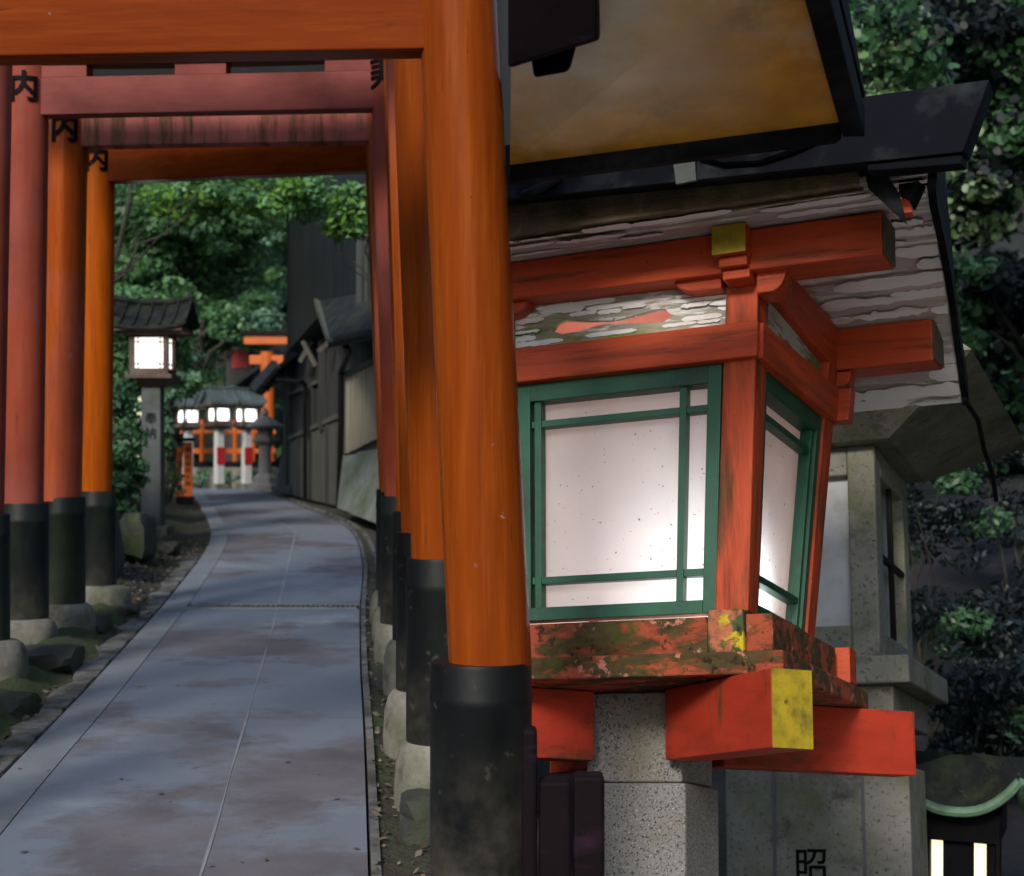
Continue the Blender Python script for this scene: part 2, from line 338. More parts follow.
p = MB(); strip(p, lambda y: pl(y) - .17 + .05 * hn(y, 3, 4), lambda y: pl(y) - .025 + .012 * hn(y, 8, 5), 3, 17, -.004, .12, .1)
tag(p.build('kerb', M['kerb'], bevel=.01), 'worn kerbstones beside the path', None, None, 'structure')
p = MB(); strip(p, lambda y: pr(y) + .0, lambda y: pr(y) + .035, -5, 27, .012, .25, .1); strip(p, lambda y: pr(y) + .12, lambda y: pr(y) + .16, 13.1, 27, .01, .25, .1)
tag(p.build('gutter', M['kerb']), 'narrow gutter edge along the right of the path', None, None, 'structure')
cx = table([(3, -1.0), (5.58, -1.085), (12.8, -1.87), (20.4, -2.75), (24, -3.9), (29, -5.2)])
p = MB(); strip(p, lambda y: cx(y) - .003 + .003*math.sin(y*3), lambda y: cx(y) + .005 + .003*math.sin(y*3.3), 4, G0 - .01, .003, .12, .02); strip(p, lambda y: cx(y) - .01, lambda y: cx(y) + .006, G1 + .01, 22, .003, .2, .02)
tag(p.build('path_seam', M['seam']), 'pale seam running up the middle of the path', None, None, 'structure')
p = MB()
for yj in (8.35, 10.9, 19.8):
    strip(p, lambda y: pl(y) + .21, lambda y: pr(y) - .02, yj, yj + .014, .0025, .014, .02)
tag(p.build('path_joint', M['joint']), 'dark expansion joints across the path', None, None, 'structure')
M['reflector'] = mat('pale_bounce_reflector', (.58, .57, .55), .15, 3, rough=.85, layers=[((.2, .19, .17), 3, .62, .06)], bump=.3)  # added ground, kept pale to bounce light up under the eaves
p = MB(); yy = np.arange(1.0, 7.6, .3)
p.add([(pr(y) + o, y, gz(pr(y) + o, y) + .006) for y in yy for o in (1.35, 2.2, 3.2, 3.8)], [(4*i + j, 4*i + j + 1, 4*i + 5 + j, 4*i + 4 + j) for i in range(len(yy) - 1) for j in range(3)])
tag(p.build('bounce_ground', M['reflector']), 'added pale paving at the foot of the red lantern', None, None, 'structure')
# drain grate
gt = thing('drain_grate', 'steel drain grate laid straight across the concrete path', 'drain grate', ((pl(12.9) + pr(12.9)) / 2, 12.9, zp(12.9)))
fr = MB(); xa, xb = pl(12.9) + .21, pr(12.9) - .02
for y0, y1 in ((G0 + .01, G0 + .04), (G1 - .04, G1 - .01)): fr.box(xa, xb, y0, y1, zp(12.9) - .03, zp(12.9) + .004)
fr.build('frame', M['steel'], gt)
fr = MB(); n = 34
for i in range(n):
    x = xa + (xb - xa) * (i + .5) / n; fr.box(x - .008, x + .008, G0 + .042, G1 - .042, zp(12.9) - .03, zp(12.9) + .002)
fr.build('grating', M['steel'], gt)
fr = MB(); fr.box(xa, xb, G0 + .012, G1 - .012, zp(12.9) - .2, zp(12.9) - .1); fr.build('channel', M['black'], gt)

# ------------------------------------------------------------------ torii gates
def zpy(py, d): return CAMZ + (CY - py) * d / F
def xpx(px, d): return (px - CX) * d / F
TORII = 'torii gates spanning the path'
def post(T, d, px_hi, y_hi, px_lo, y_lo, sleeve_px, sleeve_dia, dia, y_sl, y_base, base_dia, z_top, m, ms, glyph=None):
    xh, zh = xpx(px_hi, d), zpy(y_hi, d); xl, zl = xpx(px_lo, d), zpy(y_lo, d); sl = (xh - xl) / (zh - zl)
    ax = lambda z: xl + sl * (z - zl)
    zs = zpy(y_sl, d); zb = zpy(y_base, d); xs = xpx(sleeve_px, d); r = dia / 2
    g0 = gz(xs, d) - .12
    b = MB(); n = 14
    b.tube([(ax(zs - .03 + (z_top - zs + .03) * i / n), d, zs - .03 + (z_top - zs + .03) * i / n) for i in range(n + 1)], [r * (1.02 - .06 * i / n) for i in range(n + 1)], 40)
    po = b.build('pillar', m, T, smooth=True)
    b = MB(); R_ = sleeve_dia / 2
    b.lathe([(R_ * .98, zb - .08 - zs), (R_, zb - zs + .02), (R_, -.135), (R_ * 1.012, -.13), (R_ * 1.012, -.105), (R_, -.10), (R_ * .99, -.012), (R_ * .965, 0)], (xs, d, zs), 40)
    b.build('pillar_sleeve', ms, T, smooth=True)
    b = MB(); B = base_dia / 2; h = max(zb - g0, .2)
    b.lathe([(B * .96, -h), (B * 1.0, -h * .85), (B * 1.02, -h * .5), (B * .98, -h * .22), (B * .90, -h * .07), (B * .80, .0), (R_ * .9, .012)], (xs, d, zb), 36, wob=.012)
    b.build('base_stone', M['stone'], T, smooth=True)
    if glyph:
        txt, gpx, gpy, hpx, rot = glyph; zc = zpy(gpy, d); a0 = (xpx(gpx, d) - ax(zc)) / r; s = hpx * d / F
        b = MB()
        def fn(x, y):
            th = math.asin(max(-.9, min(.9, a0))) + x / r; z = zc + y
            return (ax(z) + (r * 1.0 + .004) * math.sin(th), d - (r * 1.0 + .004) * math.cos(th), z)
        text_mb(b, txt, s, fn, 2, .03 if txt == '内' else .012); b.build('lettering', M['ink'], po)
    return ax
def torii(label, L, Rr, z0, nh, mats, top=True, gap=.075, lh=.30, thick=.14, spans=None, ov=.02):
    T = thing('torii_gate', label, 'torii gate', ((xpx(L['sleeve_px'], L['d']) + xpx(Rr['sleeve_px'], Rr['d'])) / 2, (L['d'] + Rr['d']) / 2, zp((L['d'] + Rr['d']) / 2)), group=TORII)
    zt = z0 + nh + gap + .04
    axs = [post(T, z_top=zt, **L), post(T, z_top=zt, **Rr)]
    mb_, mt_ = mats
    A = Vector((axs[0](z0 + nh / 2), L['d'], 0)); B = Vector((axs[1](z0 + nh / 2), Rr['d'], 0)); dr = (B - A).normalized()
    def beam(z, h, e0, e1, th, rise=0):
        b = MB(); a, c = A - dr * e0, B + dr * e1; nn = Vector((dr.y, -dr.x, 0)) * th / 2; N_ = 12; vs = []
        for i in range(N_ + 1):
            t = i / N_; q = a.lerp(c, t); s = rise * (abs(2 * t - 1) ** 3)
            for zz, sg in ((z + s, -1), (z + s, 1), (z + h + s * 1.25, 1), (z + h + s * 1.25, -1)): vs.append(q + nn * sg + Vector((0, 0, zz)))
        fs = [(4*i + k, 4*i + (k+1) % 4, 4*i + 4 + (k+1) % 4, 4*i + 4 + k) for i in range(N_) for k in range(4)] + [(0, 1, 2, 3), (4*N_ + 3, 4*N_ + 2, 4*N_ + 1, 4*N_)]
        return b.add(vs, fs)
    beam(z0, nh, ov, ov, thick).build('tie_beam', mb_, T, bevel=.006)
    W = (B - A).length
    for a0, a1 in (spans or ((.46, .54),)):
        s_ = MB()
        s_.obox(A + dr * W * (a0 + a1) / 2 + Vector((0, 0, z0 + nh + gap / 2)), dr * W * (a1 - a0) / 2, Vector((dr.y, -dr.x, 0)) * thick * .48, Vector((0, 0, gap / 2 - .001)))
        s_.build('strut', mb_, T)
    beam(z0 + nh + gap, lh, .35, .35, thick * 1.25, .05).build('lintel', mt_, T, bevel=.006)
    beam(z0 + nh + gap + lh + .002, .09, .42, .42, thick * 1.9, .06).build('top_rail', M['black'], T, bevel=.006)
    return T
def P(d, hi, lo, sleeve, sdia, dia, ysl, yb, bdia, m, ms, glyph=None):
    return dict(d=d, px_hi=hi[0], y_hi=hi[1], px_lo=lo[0], y_lo=lo[1], sleeve_px=sleeve, sleeve_dia=sdia, dia=dia, y_sl=ysl, y_base=yb, base_dia=bdia, m=m, ms=ms, glyph=glyph)
def mirror(Rr, width, dd, m=None):       # the far post of a gate, outside the picture
    q = dict(Rr); d0, d = Rr['d'], Rr['d'] + dd; x = xpx(Rr['sleeve_px'], d0) - width
    px = CX + x * F / d; q.update(d=d, px_lo=px - 4, px_hi=px + 22, sleeve_px=px, glyph=None)
    for k in ('y_hi', 'y_lo', 'y_sl', 'y_base'): q[k] = CY + (Rr[k] - CY) * d0 / d
    if m: q['m'] = m
    return q
O_, S_, SM = M['orange'], M['sleeve'], M['sleeve_moss']
R1 = P(5.1, (458, 0), (490, 660), 481, .325, .260, 661, 1010, .42, O_, S_)
R2 = P(6.7, (422, 60), (442, 560), 443, .31, .25, 558, 741, .40, O_, S_)
R3 = P(7.7, (411, 60), (428, 540), 428, .31, .25, 532, 690, .42, M['worn'], S_)
R4 = P(9.3, (404, 60), (419, 520), 419, .31, .25, 511, 640, .42, O_, S_)
R5 = P(10.4, (389, 80), (404, 495), 404, .31, .25, 496, 622, .38, M['faded'], S_, ('美', 383, 78, 36, 0))
R6 = P(11.2, (385, 150), (399, 492), 399, .30, .25, 492, 606, .38, M['worn'], S_)
R7 = P(12.0, (381, 160), (396, 488), 396, .30, .25, 489, 590, .38, O_, S_)
L0 = P(9.2, (-11, 70), (-20, 500), -17, .30, .265, 514, 641, .50, M['faded'], SM)
L1 = P(10.6, (28, 70), (21, 500), 24, .32, .285, 503, 619, .44, M['faded'], SM, ('内', 30, 93, 31, 0))
L2 = P(11.4, (68, 150), (61, 490), 64, .30, .285, 497, 604, .43, M['worn'], SM, ('内', 69.5, 133, 31, 0))
L3 = P(12.5, (99, 180), (95, 490), 97, .30, .258, 491, 586, .52, M['bright'], SM, ('内', 100.5, 163, 26, 0))
torii('nearest torii gate, its thick orange right pillar close beside the red lantern', mirror(R1, 2.45, .15), R1, 2.985, .36, (M['orange_x'], M['black']), thick=.13)
torii('second torii gate back, seen as a bright orange pillar just behind the nearest one', mirror(R2, 2.45, .15), R2, 4.05, .26, (M['orange_x'], M['black']), lh=.15)
torii('third torii gate back, a thin strip of worn pillar above a black sleeve', mirror(R3, 2.45, .12), R3, 4.12, .26, (M['orange_x'], M['black']), lh=.15)
torii('fourth torii gate back, its left post cut by the picture edge before the lettered pillars', L0, R4, 4.22, .26, (M['pink_x'], M['black']), lh=.15)
T5 = torii('faded torii gate with writing on both pillars and black slots above the pink beam', L1, R5, 3.99, .245, (M['pink_x'], M['black']), gap=.078, lh=.12, spans=((.03, .175), (.42, .56), (.83, .97)))
torii('torii gate with green moss streaks down its pale pink tie beam', L2, R6, 3.945, .26, (M['mossy_x'], M['black']))
torii('farthest torii gate of the tunnel, clean orange tie beam with foliage right below it', L3, R7, 3.89, .27, (M['orange_x'], M['black']))

# ------------------------------------------------------------------ rocks, litter, bank plants
def rock(c, r, label, grp='rocks at the foot of the bank'):
    bm = bmesh.new(); bmesh.ops.create_icosphere(bm, subdivisions=3, radius=1.0)
    ph = [rnd.uniform(0, 6) for _ in range(6)]
    for v in bm.verts:
        q = v.co.copy(); k = 1 + .16*math.sin(3*q.x + ph[0]) + .14*math.sin(4*q.y + ph[1]) + .12*math.sin(5*q.z + ph[2]) + .06*math.sin(11*q.x + 9*q.y + ph[3])
        v.co = Vector((max(min(q.x*k, .8), -.85) * r[0], max(min(q.y*k, .85), -.8) * r[1], max(min(q.z*k, .75), -.8) * r[2])) + Vector(c)
    b = MB(); bm.verts.index_update(); b.add([v.co for v in bm.verts], [[v.index for v in f.verts] for f in bm.faces]); bm.free()
    return tag(b.build('rock', M['rock'], smooth=True), label, 'rock', grp)
rock((-3.72, 14.4, zp(14.4) + .34), (.26, .4, .50), 'largest dark mossy boulder beside the base stone of the farthest left pillar')
rock((-3.75, 15.9, zp(15.9) + .3), (.2, .35, .32), 'broken rock leaning on the bank behind the largest boulder')
rock((-3.72, 17.2, zp(17.2) + .06), (.16, .2, .1), 'low flat rock on the path verge before the lantern post')
rock((-2.98, 9.9, zp(9.9) + .04), (.36, .26, .13), 'flat slab stone lying between the two nearest left base stones')
rock((-2.92, 8.55, zp(8.55) + .02), (.42, .4, .12), 'flat pale footing stone at the left picture edge')
rock((-3.08, 11.6, zp(11.6) + .03), (.18, .22, .1), 'small broken stone in the leaf litter by the middle left pillar')
rock((-2.98, 12.3, zp(12.3) + .02), (.14, .16, .08), 'smallest stone beside the leaf litter near the grate')
rock((-.30, 6.25, zp(6.2) + .02), (.16, .2, .13), 'squarish mossy stone behind the nearest black sleeve', 'stones between the right pillars')
# leaf litter and gravel
def scatter(n, fn, size, lift=.012, flat=.5):
    out = []
    for _ in range(n):
        x, y = fn(); z = gz(x, y) + lift
        a = rnd.uniform(0, 6.28); s = size * rnd.uniform(.5, 1.3); tl = Vector((rnd.gauss(0, flat), rnd.gauss(0, flat), 1)).normalized()
        t1 = tl.orthogonal().normalized(); t1.rotate(Matrix.Rotation(a, 3, tl)); t2 = tl.cross(t1)
        c = Vector((x, y, z))
        out += [c - t1*s, c + t2*s*.55, c + t1*s, c - t2*s*.55]
    return np.array([tuple(v) for v in out])
def f_left():
    y = rnd.uniform(4, 19) if rnd.random() < .7 else rnd.uniform(11, 19); return pl(y) - abs(rnd.gauss(.35, .3)) - .02, y
def f_right():
    y = rnd.uniform(4, 16); return pr(y) + abs(rnd.gauss(.12, .2)) + .02, y
Vl = np.concatenate([scatter(2600, f_left, .022), scatter(900, f_right, .02)])
tag(np_mesh('leaf_litter', Vl, 4, [M['litter']]), 'dead leaves littering the earth beside the path', 'leaf litter', None, 'stuff')
def f_path():
    y = 4 + 20 * rnd.random() ** 1.3; return pl(y) + (pr(y) - pl(y)) * rnd.random() ** 1.5, y
out = []
for _ in range(240):
    x, y = f_path(); c = Vector((x, y, zp(y) + .006)); a = rnd.uniform(0, 6.28); s = rnd.uniform(.006, .02)
    t1 = Vector((math.cos(a), math.sin(a), 0)); t2 = Vector((-math.sin(a), math.cos(a), .2))
    out += [c - t1*s, c + t2*s*.5, c + t1*s, c - t2*s*.5]
tag(np_mesh('fallen_leaves', np.array([tuple(v) for v in out]), 4, [M['litter']]), 'a few fallen leaves on the path', 'fallen leaves', None, 'stuff')
# moss ridge beside the kerb
b = MB(); yy = np.arange(5, 12.9, .12); vs = []
for y in yy:
    h = .06 + .035 * hn(y, 1.3, 2); w0 = .20 + .04*hn(y, 4, 3); w1 = .56 + .04 * hn(y, 7, 2.5)
    for k in range(6):
        t = k / 5; d = w0 + (w1 - w0) * t; x = pl(y) - d
        vs.append((x, y, gz(x, y) + h * math.sin(math.pi * t) * 1.3 - .01 + .012 * hn(x * 9, y * 9)))
b.add(vs, [(6*i + k, 6*i + k + 1, 6*i + 7 + k, 6*i + 6 + k) for i in range(len(yy) - 1) for k in range(5)])
tag(b.build('moss', M['moss'], smooth=True), 'ridge of green moss beside the left kerb', 'moss', None, 'stuff')

# ------------------------------------------------------------------ foliage
LM = {
 'deep': leaf_mat('deep_green_leaves', (.03, .085, .036), (.085, .20, .085)),
 'mid': leaf_mat('mid_green_leaves', (.06, .16, .062), (.17, .36, .14)),
 'teal': leaf_mat('pale_green_leaves', (.12, .28, .18), (.30, .52, .36)),
 'shade': leaf_mat('shade_toned_leaves', (.008, .014, .013), (.02, .032, .032)),  # leaf colour darkened to paint in woodland shade
 'lime': leaf_mat('lime_green_leaves', (.10, .24, .03), (.28, .50, .09), trans=.5),
 'bokeh': leaf_mat('bokeh_highlight_leaves', (.16, .30, .08), (.50, .66, .42), trans=.5),  # pale leaf colour paints in out-of-focus highlights
}
def leaves(n, centres, radii, size, up=.5, sides=4, aspect=.5, droop=0.0):
    """n leaves in clumps round the given centres; centres (k,3), radii (k,3)"""
    k = len(centres); ix = rng.integers(0, k, n)
    u = rng.normal(size=(n, 3)); u /= np.linalg.norm(u, axis=1)[:, None]
    rr = rng.uniform(.25, 1.0, (n, 1)) ** .5
    C = centres[ix] + u * rr * radii[ix]
    nrm = rng.normal(size=(n, 3)) * (1 - up) + np.array([0, -.35, 1]) * up + u * .3; nrm /= np.linalg.norm(nrm, axis=1)[:, None]
    a = rng.normal(size=(n, 3)); a[:, 2] -= droop; t1 = a - nrm * (a * nrm).sum(1)[:, None]; t1 /= np.linalg.norm(t1, axis=1)[:, None]
    t2 = np.cross(nrm, t1); s = size * rng.uniform(.55, 1.35, (n, 1))
    if sides == 4: pts = [-t1, t2 * aspect, t1, -t2 * aspect]
    else: pts = [t1 * math.cos(2*math.pi*i/sides) + t2 * math.sin(2*math.pi*i/sides) * aspect for i in range(sides)]
    V = np.empty((n, len(pts), 3))
    for i, q in enumerate(pts): V[:, i] = C + q * s
    return V.reshape(-1, 3)
def clumps(c, r, n, cr):
    u = rng.normal(size=(n, 3)); u /= np.linalg.norm(u, axis=1)[:, None]
    p = np.array(c) + u * np.array(r) * rng.uniform(.2, 1, (n, 1)) ** .45
    q = np.array([cr, cr, cr * .55]) * rng.uniform(.6, 1.4, (n, 1)); return p, q
def limb(b, p0, p1, r0, r1, n=6, wig=.08):
    p0, p1 = Vector(p0), Vector(p1); L_ = (p1 - p0).length; pts = []
    for i in range(n + 1):
        t = i / n; q = p0.lerp(p1, t)
        if 0 < i < n: q += Vector((rnd.gauss(0, 1), rnd.gauss(0, 1), rnd.gauss(0, .6))) * wig * L_ * .35
        pts.append(q)
    b.tube(pts, [r0 + (r1 - r0) * i / n for i in range(n + 1)], 9); return pts
TREES = 'trees on the slope behind the path'
def tree(name, label, base, blobs, n, size, mats, trunk_r=.15, group=TREES, ncl=40, cr=.5, up=.45, sides=4, aspect=.5, top=None, cat='tree', nl=4, extra=None):
    T = thing(name, label, cat, base, group=group)
    b = MB(); bz = Vector(base); ctr = sum((Vector(c) for c, r in blobs), Vector()) / len(blobs)
    tp = Vector(top) if top else Vector((bz.x * .6 + ctr.x * .4, bz.y * .6 + ctr.y * .4, ctr.z))
    pts = limb(b, bz - Vector((0, 0, .3)), tp, trunk_r, trunk_r * .45, 8, .05)
    for c, r in blobs:
        for _ in range(nl):
            e = Vector(c) + Vector((rnd.uniform(-1, 1) * r[0], rnd.uniform(-1, 1) * r[1], rnd.uniform(-.4, .9) * r[2])) * .8
            limb(b, pts[rnd.randint(4, 8)], e, trunk_r * .4, trunk_r * .07, 6, .12)
    b.build('trunk', M['bark'], T, smooth=True)
    Vs, mi = [], []
    vol = [r[0]*r[1]*r[2] for c, r in blobs]; sv = sum(v ** .67 for v in vol)
    for (c, r), v in zip(blobs, vol):
        k = max(int(n * v ** .67 / sv), 50); cc, rr = clumps(c, r, max(int(ncl * v ** .67 / sv), 6), cr)
        lit = rng.random(len(cc))
        for j, m in enumerate(mats):
            sel = [(j / len(mats) <= x < (j + 1) / len(mats)) for x in lit]
            if not any(sel): continue
            kk = int(k / len(mats)); Vs.append(leaves(kk, cc[sel], rr[sel], size, up, sides, aspect)); mi += [j] * kk
    if extra:
        for c, r in blobs:
            cc, rr = clumps(c, r, 30, .15); Vs.append(leaves(extra[0], cc, rr, extra[1], .1, sides, .85)); mi += [mats.index('bokeh')] * extra[0]
    np_mesh('crown', np.concatenate(Vs), sides, [LM[m] for m in mats], mi, T)
    return T
def B_(px, py, d, rx, rz, ry=None):      # a blob of crown
    rx_, rz_ = rx * d / F, rz * d / F; return (tuple(at(px, py, d)), (rx_, ry if ry else (rx_ + rz_) / 2, rz_))
def gnd(px, d): x = xpx(px, d); return (x, d, gz(x, d))
tree('broadleaf_tree', 'tall dark tree on the left slope filling the opening under the tie beams', gnd(95, 25), [B_(165, 230, 25, 70, 60, 1.6), B_(140, 310, 24, 45, 50, 1.2), B_(215, 215, 26, 50, 45, 1.2), B_(205, 262, 25.6, 34, 32, 1.0)], 46000, .066, ['deep', 'mid', 'mid'], .2, ncl=150, cr=.45)
tree('broadleaf_tree', 'tree behind the lit lantern with pale crown hanging beside the dark building', gnd(190, 39), [B_(248, 260, 39, 42, 55, 1.9), B_(247, 322, 38.6, 28, 26, 1.2), B_(212, 300, 39.5, 40, 55, 1.8)], 30000, .075, ['mid', 'teal', 'mid'], .2, ncl=130, cr=.42)
tree('maple_tree', 'bright lime maple spray hanging from the top of the opening', gnd(60, 18.5), [B_(262, 188, 17.5, 55, 22, .7), B_(302, 200, 17, 27, 18, .5), B_(225, 180, 18, 40, 16, .6), B_(195, 200, 18.5, 40, 16, .6)], 6500, .050, ['lime', 'mid'], .05, ncl=60, cr=.26, up=.6, top=at(150, 120, 18.5), nl=1)
tree('maple_tree', 'small lime maple spray in front of the upper wall of the dark building', gnd(470, 17.5), [B_(352, 205, 17.5, 22, 16, .5), B_(345, 232, 17.3, 14, 10, .35)], 1700, .048, ['lime', 'mid'], .05, ncl=20, cr=.2, up=.6, top=at(400, 190, 17.5))
tree('broadleaf_tree', 'dark tree rising behind the roofline of the dark building', gnd(330, 38), [B_(300, 150, 38, 80, 90, 2.5), B_(380, 120, 38, 90, 80, 2.5)], 9000, .16, ['deep', 'deep', 'mid'], .3, ncl=70, cr=.7)
tree('broadleaf_tree', 'dark backdrop tree farthest back beyond the far orange torii', gnd(210, 46), [B_(200, 300, 46, 110, 90, 2.5), B_(150, 180, 46, 110, 90, 2.5), B_(260, 210, 46, 80, 90, 2.5)], 16000, .15, ['deep', 'mid', 'deep'], .3, ncl=110, cr=.7)
# bushes on the left bank
def bush(label, base, blobs, n, size, mats, cr=.2, grp='bushes along the left bank', up=.5):
    T = thing('bush', label, 'bush', base, group=grp); b = MB()
    for c, r in blobs:
        for _ in range(3): limb(b, base, Vector(c) + Vector((rnd.uniform(-1, 1)*r[0], rnd.uniform(-1, 1)*r[1], r[2]*rnd.uniform(-.2, .7)))*.8, .02, .006, 5, .12)
    b.build('stem', M['bark'], T, smooth=True)
    Vs, mi = [], []
    for c, r in blobs:
        cc, rr = clumps(c, r, 14, cr)
        for j, m in enumerate(mats):
            k = n // len(blobs) // len(mats); s = slice(j, None, len(mats)); Vs.append(leaves(k, cc[s], rr[s], size, up, 4, .45, .5)); mi += [j] * k
    np_mesh('foliage', np.concatenate(Vs), 4, [LM[m] for m in mats], mi, T); return T
bush('dark leafy bush between the farthest left pillar and the lit lantern post', gnd(118, 17.5), [B_(120, 420, 17.5, 16, 40, .45), B_(121, 480, 17, 16, 45, .35)], 2600, .055, ['deep', 'mid'])
bush('green shrub right behind the lit lantern, hanging over the orange signpost', gnd(166, 24), [B_(186, 372, 24, 20, 26, .5), B_(160, 425, 24, 10, 40, .35)], 2600, .06, ['mid', 'teal'])
bush('dark undergrowth shrub beneath the lit lantern roof on the left', gnd(120, 21), [B_(122, 370, 21, 22, 45, .6), B_(125, 450, 21, 20, 50, .5)], 2600, .06, ['deep', 'mid'])
bush('low plant at the foot of the orange signpost', gnd(170, 25), [B_(172, 482, 25, 8, 25, .2)], 500, .04, ['mid', 'deep'], .12)
# undergrowth on the hillside
pts = []
for _ in range(420):
    y = rnd.uniform(39, 66); x = rnd.uniform(-20, 22); pts.append((x, y, gz(x, y) + rnd.uniform(.2, 1.6)))
pts = np.array(pts)
Vl = leaves(24000, pts, np.tile(np.array([[1.4, 1.2, .9]]), (len(pts), 1)), .20, .35)
tag(np_mesh('hillside_undergrowth', Vl, 4, [LM['deep']]), 'dense dark undergrowth covering the hillside far behind', 'undergrowth', None, 'stuff')
pts = []
for _ in range(260):
    y = rnd.uniform(13, 30); x = pl(y) - rnd.uniform(.9, 5); pts.append((x, y, gz(x, y) + .1))
pts = np.array(pts)
Vl = leaves(9000, pts, np.tile(np.array([[.35, .35, .2]]), (len(pts), 1)), .05, .5)
tag(np_mesh('bank_groundcover', Vl, 4, [LM['deep']]), 'leafy ground cover spreading over the left bank', 'ground cover', None, 'stuff')

# ------------------------------------------------------------------ lit lanterns on posts along the path
M['pane_lit'] = lit_mat('lit_paper_pane', (1.0, .94, .84), .85)
M['pane_cool'] = lit_mat('lit_white_pane', (.93, 1.0, .97), 2.2)
M['pane_warm'] = lit_mat('lit_warm_pane', (1.0, .80, .45), .8)
def post_lantern(label, loc, H, bw, rw, mw, mr, mp, pane, group, sign=None, txt=None, yaw=0, pw=.2):
    """H: heights of post top, bracket top, box top, roof top; bw box width, rw roof width"""
    T = thing('post_lantern', label, 'lantern', loc, group=group)
    X = Matrix.Translation(Vector(loc)) @ Matrix.Rotation(R(yaw), 4, 'Z'); h0, h1, h2, h3 = H
    b = MB(X); b.box(-pw*.9, pw*.9, -pw*.9, pw*.9, -.15, .10); b.build('base_stone', M['stone'], T, bevel=.015)
    b = MB(X); a = pw / 2; c = pw / 2 * .94
    b.hexa([(-a, -a, .10), (a, -a, .10), (a, a, .10), (-a, a, .10), (-c, -c, h0), (c, -c, h0), (c, c, h0), (-c, c, h0)])
    po = b.build('post', mp, T, bevel=.012)
    if txt:
        b = MB(X)
        for i, ch in enumerate(txt): text_mb(b, ch, pw * .62, lambda x, y, i=i: (x, -pw/2 - .003, h0 * .78 - i * pw * .72 + y), 0)
        b.build('lettering', M['ink'], po)
    b = MB(X); k = bw / 2
    b.hexa([(-pw*.55, -pw*.55, h0), (pw*.55, -pw*.55, h0), (pw*.55, pw*.55, h0), (-pw*.55, pw*.55, h0), (-k*1.12, -k*1.12, h1 - .05), (k*1.12, -k*1.12, h1 - .05), (k*1.12, k*1.12, h1 - .05), (-k*1.12, k*1.12, h1 - .05)])
    b.box(-k*1.2, k*1.2, -k*1.2, k*1.2, h1 - .048, h1); b.build('bracket', mw, T, bevel=.006)
    b = MB(X); fw = bw * .135; bt = h2
    for sx in (-1, 1):
        for sy in (-1, 1): b.box(*sorted((sx*k, sx*(k - fw))), *sorted((sy*k, sy*(k - fw))), h1, bt)
    for z0, z1 in ((h1 + .001, h1 + fw * 1.2), (bt - fw * 1.4, bt - .001)):
        for sy in (-1, 1): b.box(-k + fw, k - fw, *sorted((sy*(k - .006), sy*(k - fw*.7))), z0, z1); b.box(*sorted((sy*(k - .006), sy*(k - fw*.7))), -k + fw, k - fw, z0, z1)
    fr = b.build('box_frame', mw, T, bevel=.004)
    zi0, zi1 = h1 + fw*1.2, bt - fw*1.4
    for q in range(4):
        rm = Matrix.Rotation(q * math.pi / 2, 4, 'Z'); b = MB(X @ rm); b.box(-k + fw, k - fw, -k + fw*.55, -k + fw*.75, zi0, zi1)
        pn = b.build('pane', pane, T)
        b = MB(X @ rm); e = k - fw
        for t in (-.78, .78): b.box(t*e - .006, t*e + .006, -k + fw*.3, -k + fw*.54, zi0, zi1)
        for t in (.14, .86): zz = zi0 + (zi1 - zi0) * t; b.box(-e, e, -k + fw*.32, -k + fw*.53, zz - .006, zz + .006)
        b.build('lattice', mw, pn)
    r = rw / 2; ez = h2 + .02; D = r * .86
    b = MB(X); b.box(-r*.88, r*.88, -D*.9, D*.9, h2 - .015, h2 + .03)
    for sy in (-1, 1): b.box(-r*.8, r*.8, *sorted((sy*k*1.05, sy*k*1.28)), h2 - .05, h2 - .016)
    b.build('eave_board', mw, T)
    b = MB(X); N_ = 10                    # curved gable roof, ridge across the path
    for sy in (-1, 1):
        vs = []
        for i in range(N_ + 1):
            x = -r + 2*r*i/N_; up = .07 * rw * abs(x / r) ** 3
            for t, zz in ((0, h3), (.5, h2 + .03 + (h3 - h2 - .03) * .42), (1, h2 + .035)):
                vs += [(x, sy*D*t, zz + up), (x, sy*D*t, zz + up - .035)]
        fs = []
        for i in range(N_):
            A_, B2 = 6*i, 6*i + 6
            fs += [(A_, A_+2, B2+2, B2), (A_+2, A_+4, B2+4, B2+2), (A_+1, B2+1, B2+3, A_+3), (A_+3, B2+3, B2+5, A_+5), (A_+4, A_+5, B2+5, B2+4)]
        fs += [(0, 1, 3, 2), (2, 3, 5, 4), (6*N_, 6*N_+2, 6*N_+3, 6*N_+1), (6*N_+2, 6*N_+4, 6*N_+5, 6*N_+3)]
        b.add(vs, fs)
    for i in range(7):                    # battens and gable ends
        x = -r * .98 + 1.96 * r * i / 6; up = .07 * rw * abs(x / r) ** 3
        for sy in (-1, 1): b.bar((x, 0, h3 + up + .012), (x, sy*D*.5, h2 + .03 + (h3 - h2 - .03) * .42 + up + .014), .03, .03); b.bar((x, sy*D*.5, h2 + .03 + (h3 - h2 - .03) * .42 + up + .014), (x, sy*D, h2 + .045 + up), .03, .03)
    b.prism([(-r*.8, -D*.8, h2 + .03), (-r*.8, D*.8, h2 + .03), (-r*.8, 0, h3 - .05)], (.03, 0, 0)); b.prism([(r*.8, -D*.8, h2 + .03), (r*.8, D*.8, h2 + .03), (r*.8, 0, h3 - .05)], (-.03, 0, 0))
    b.build('roof', mr, T)
    b = MB(X)
    pts = [(-r*1.04 + 2.08*r*i/12, 0, h3 + .03 + .08 * rw * abs(-1 + i/6) ** 3) for i in range(13)]; b.tube(pts, .035 * (rw / .9), 8); b.build('ridge', mr, T)
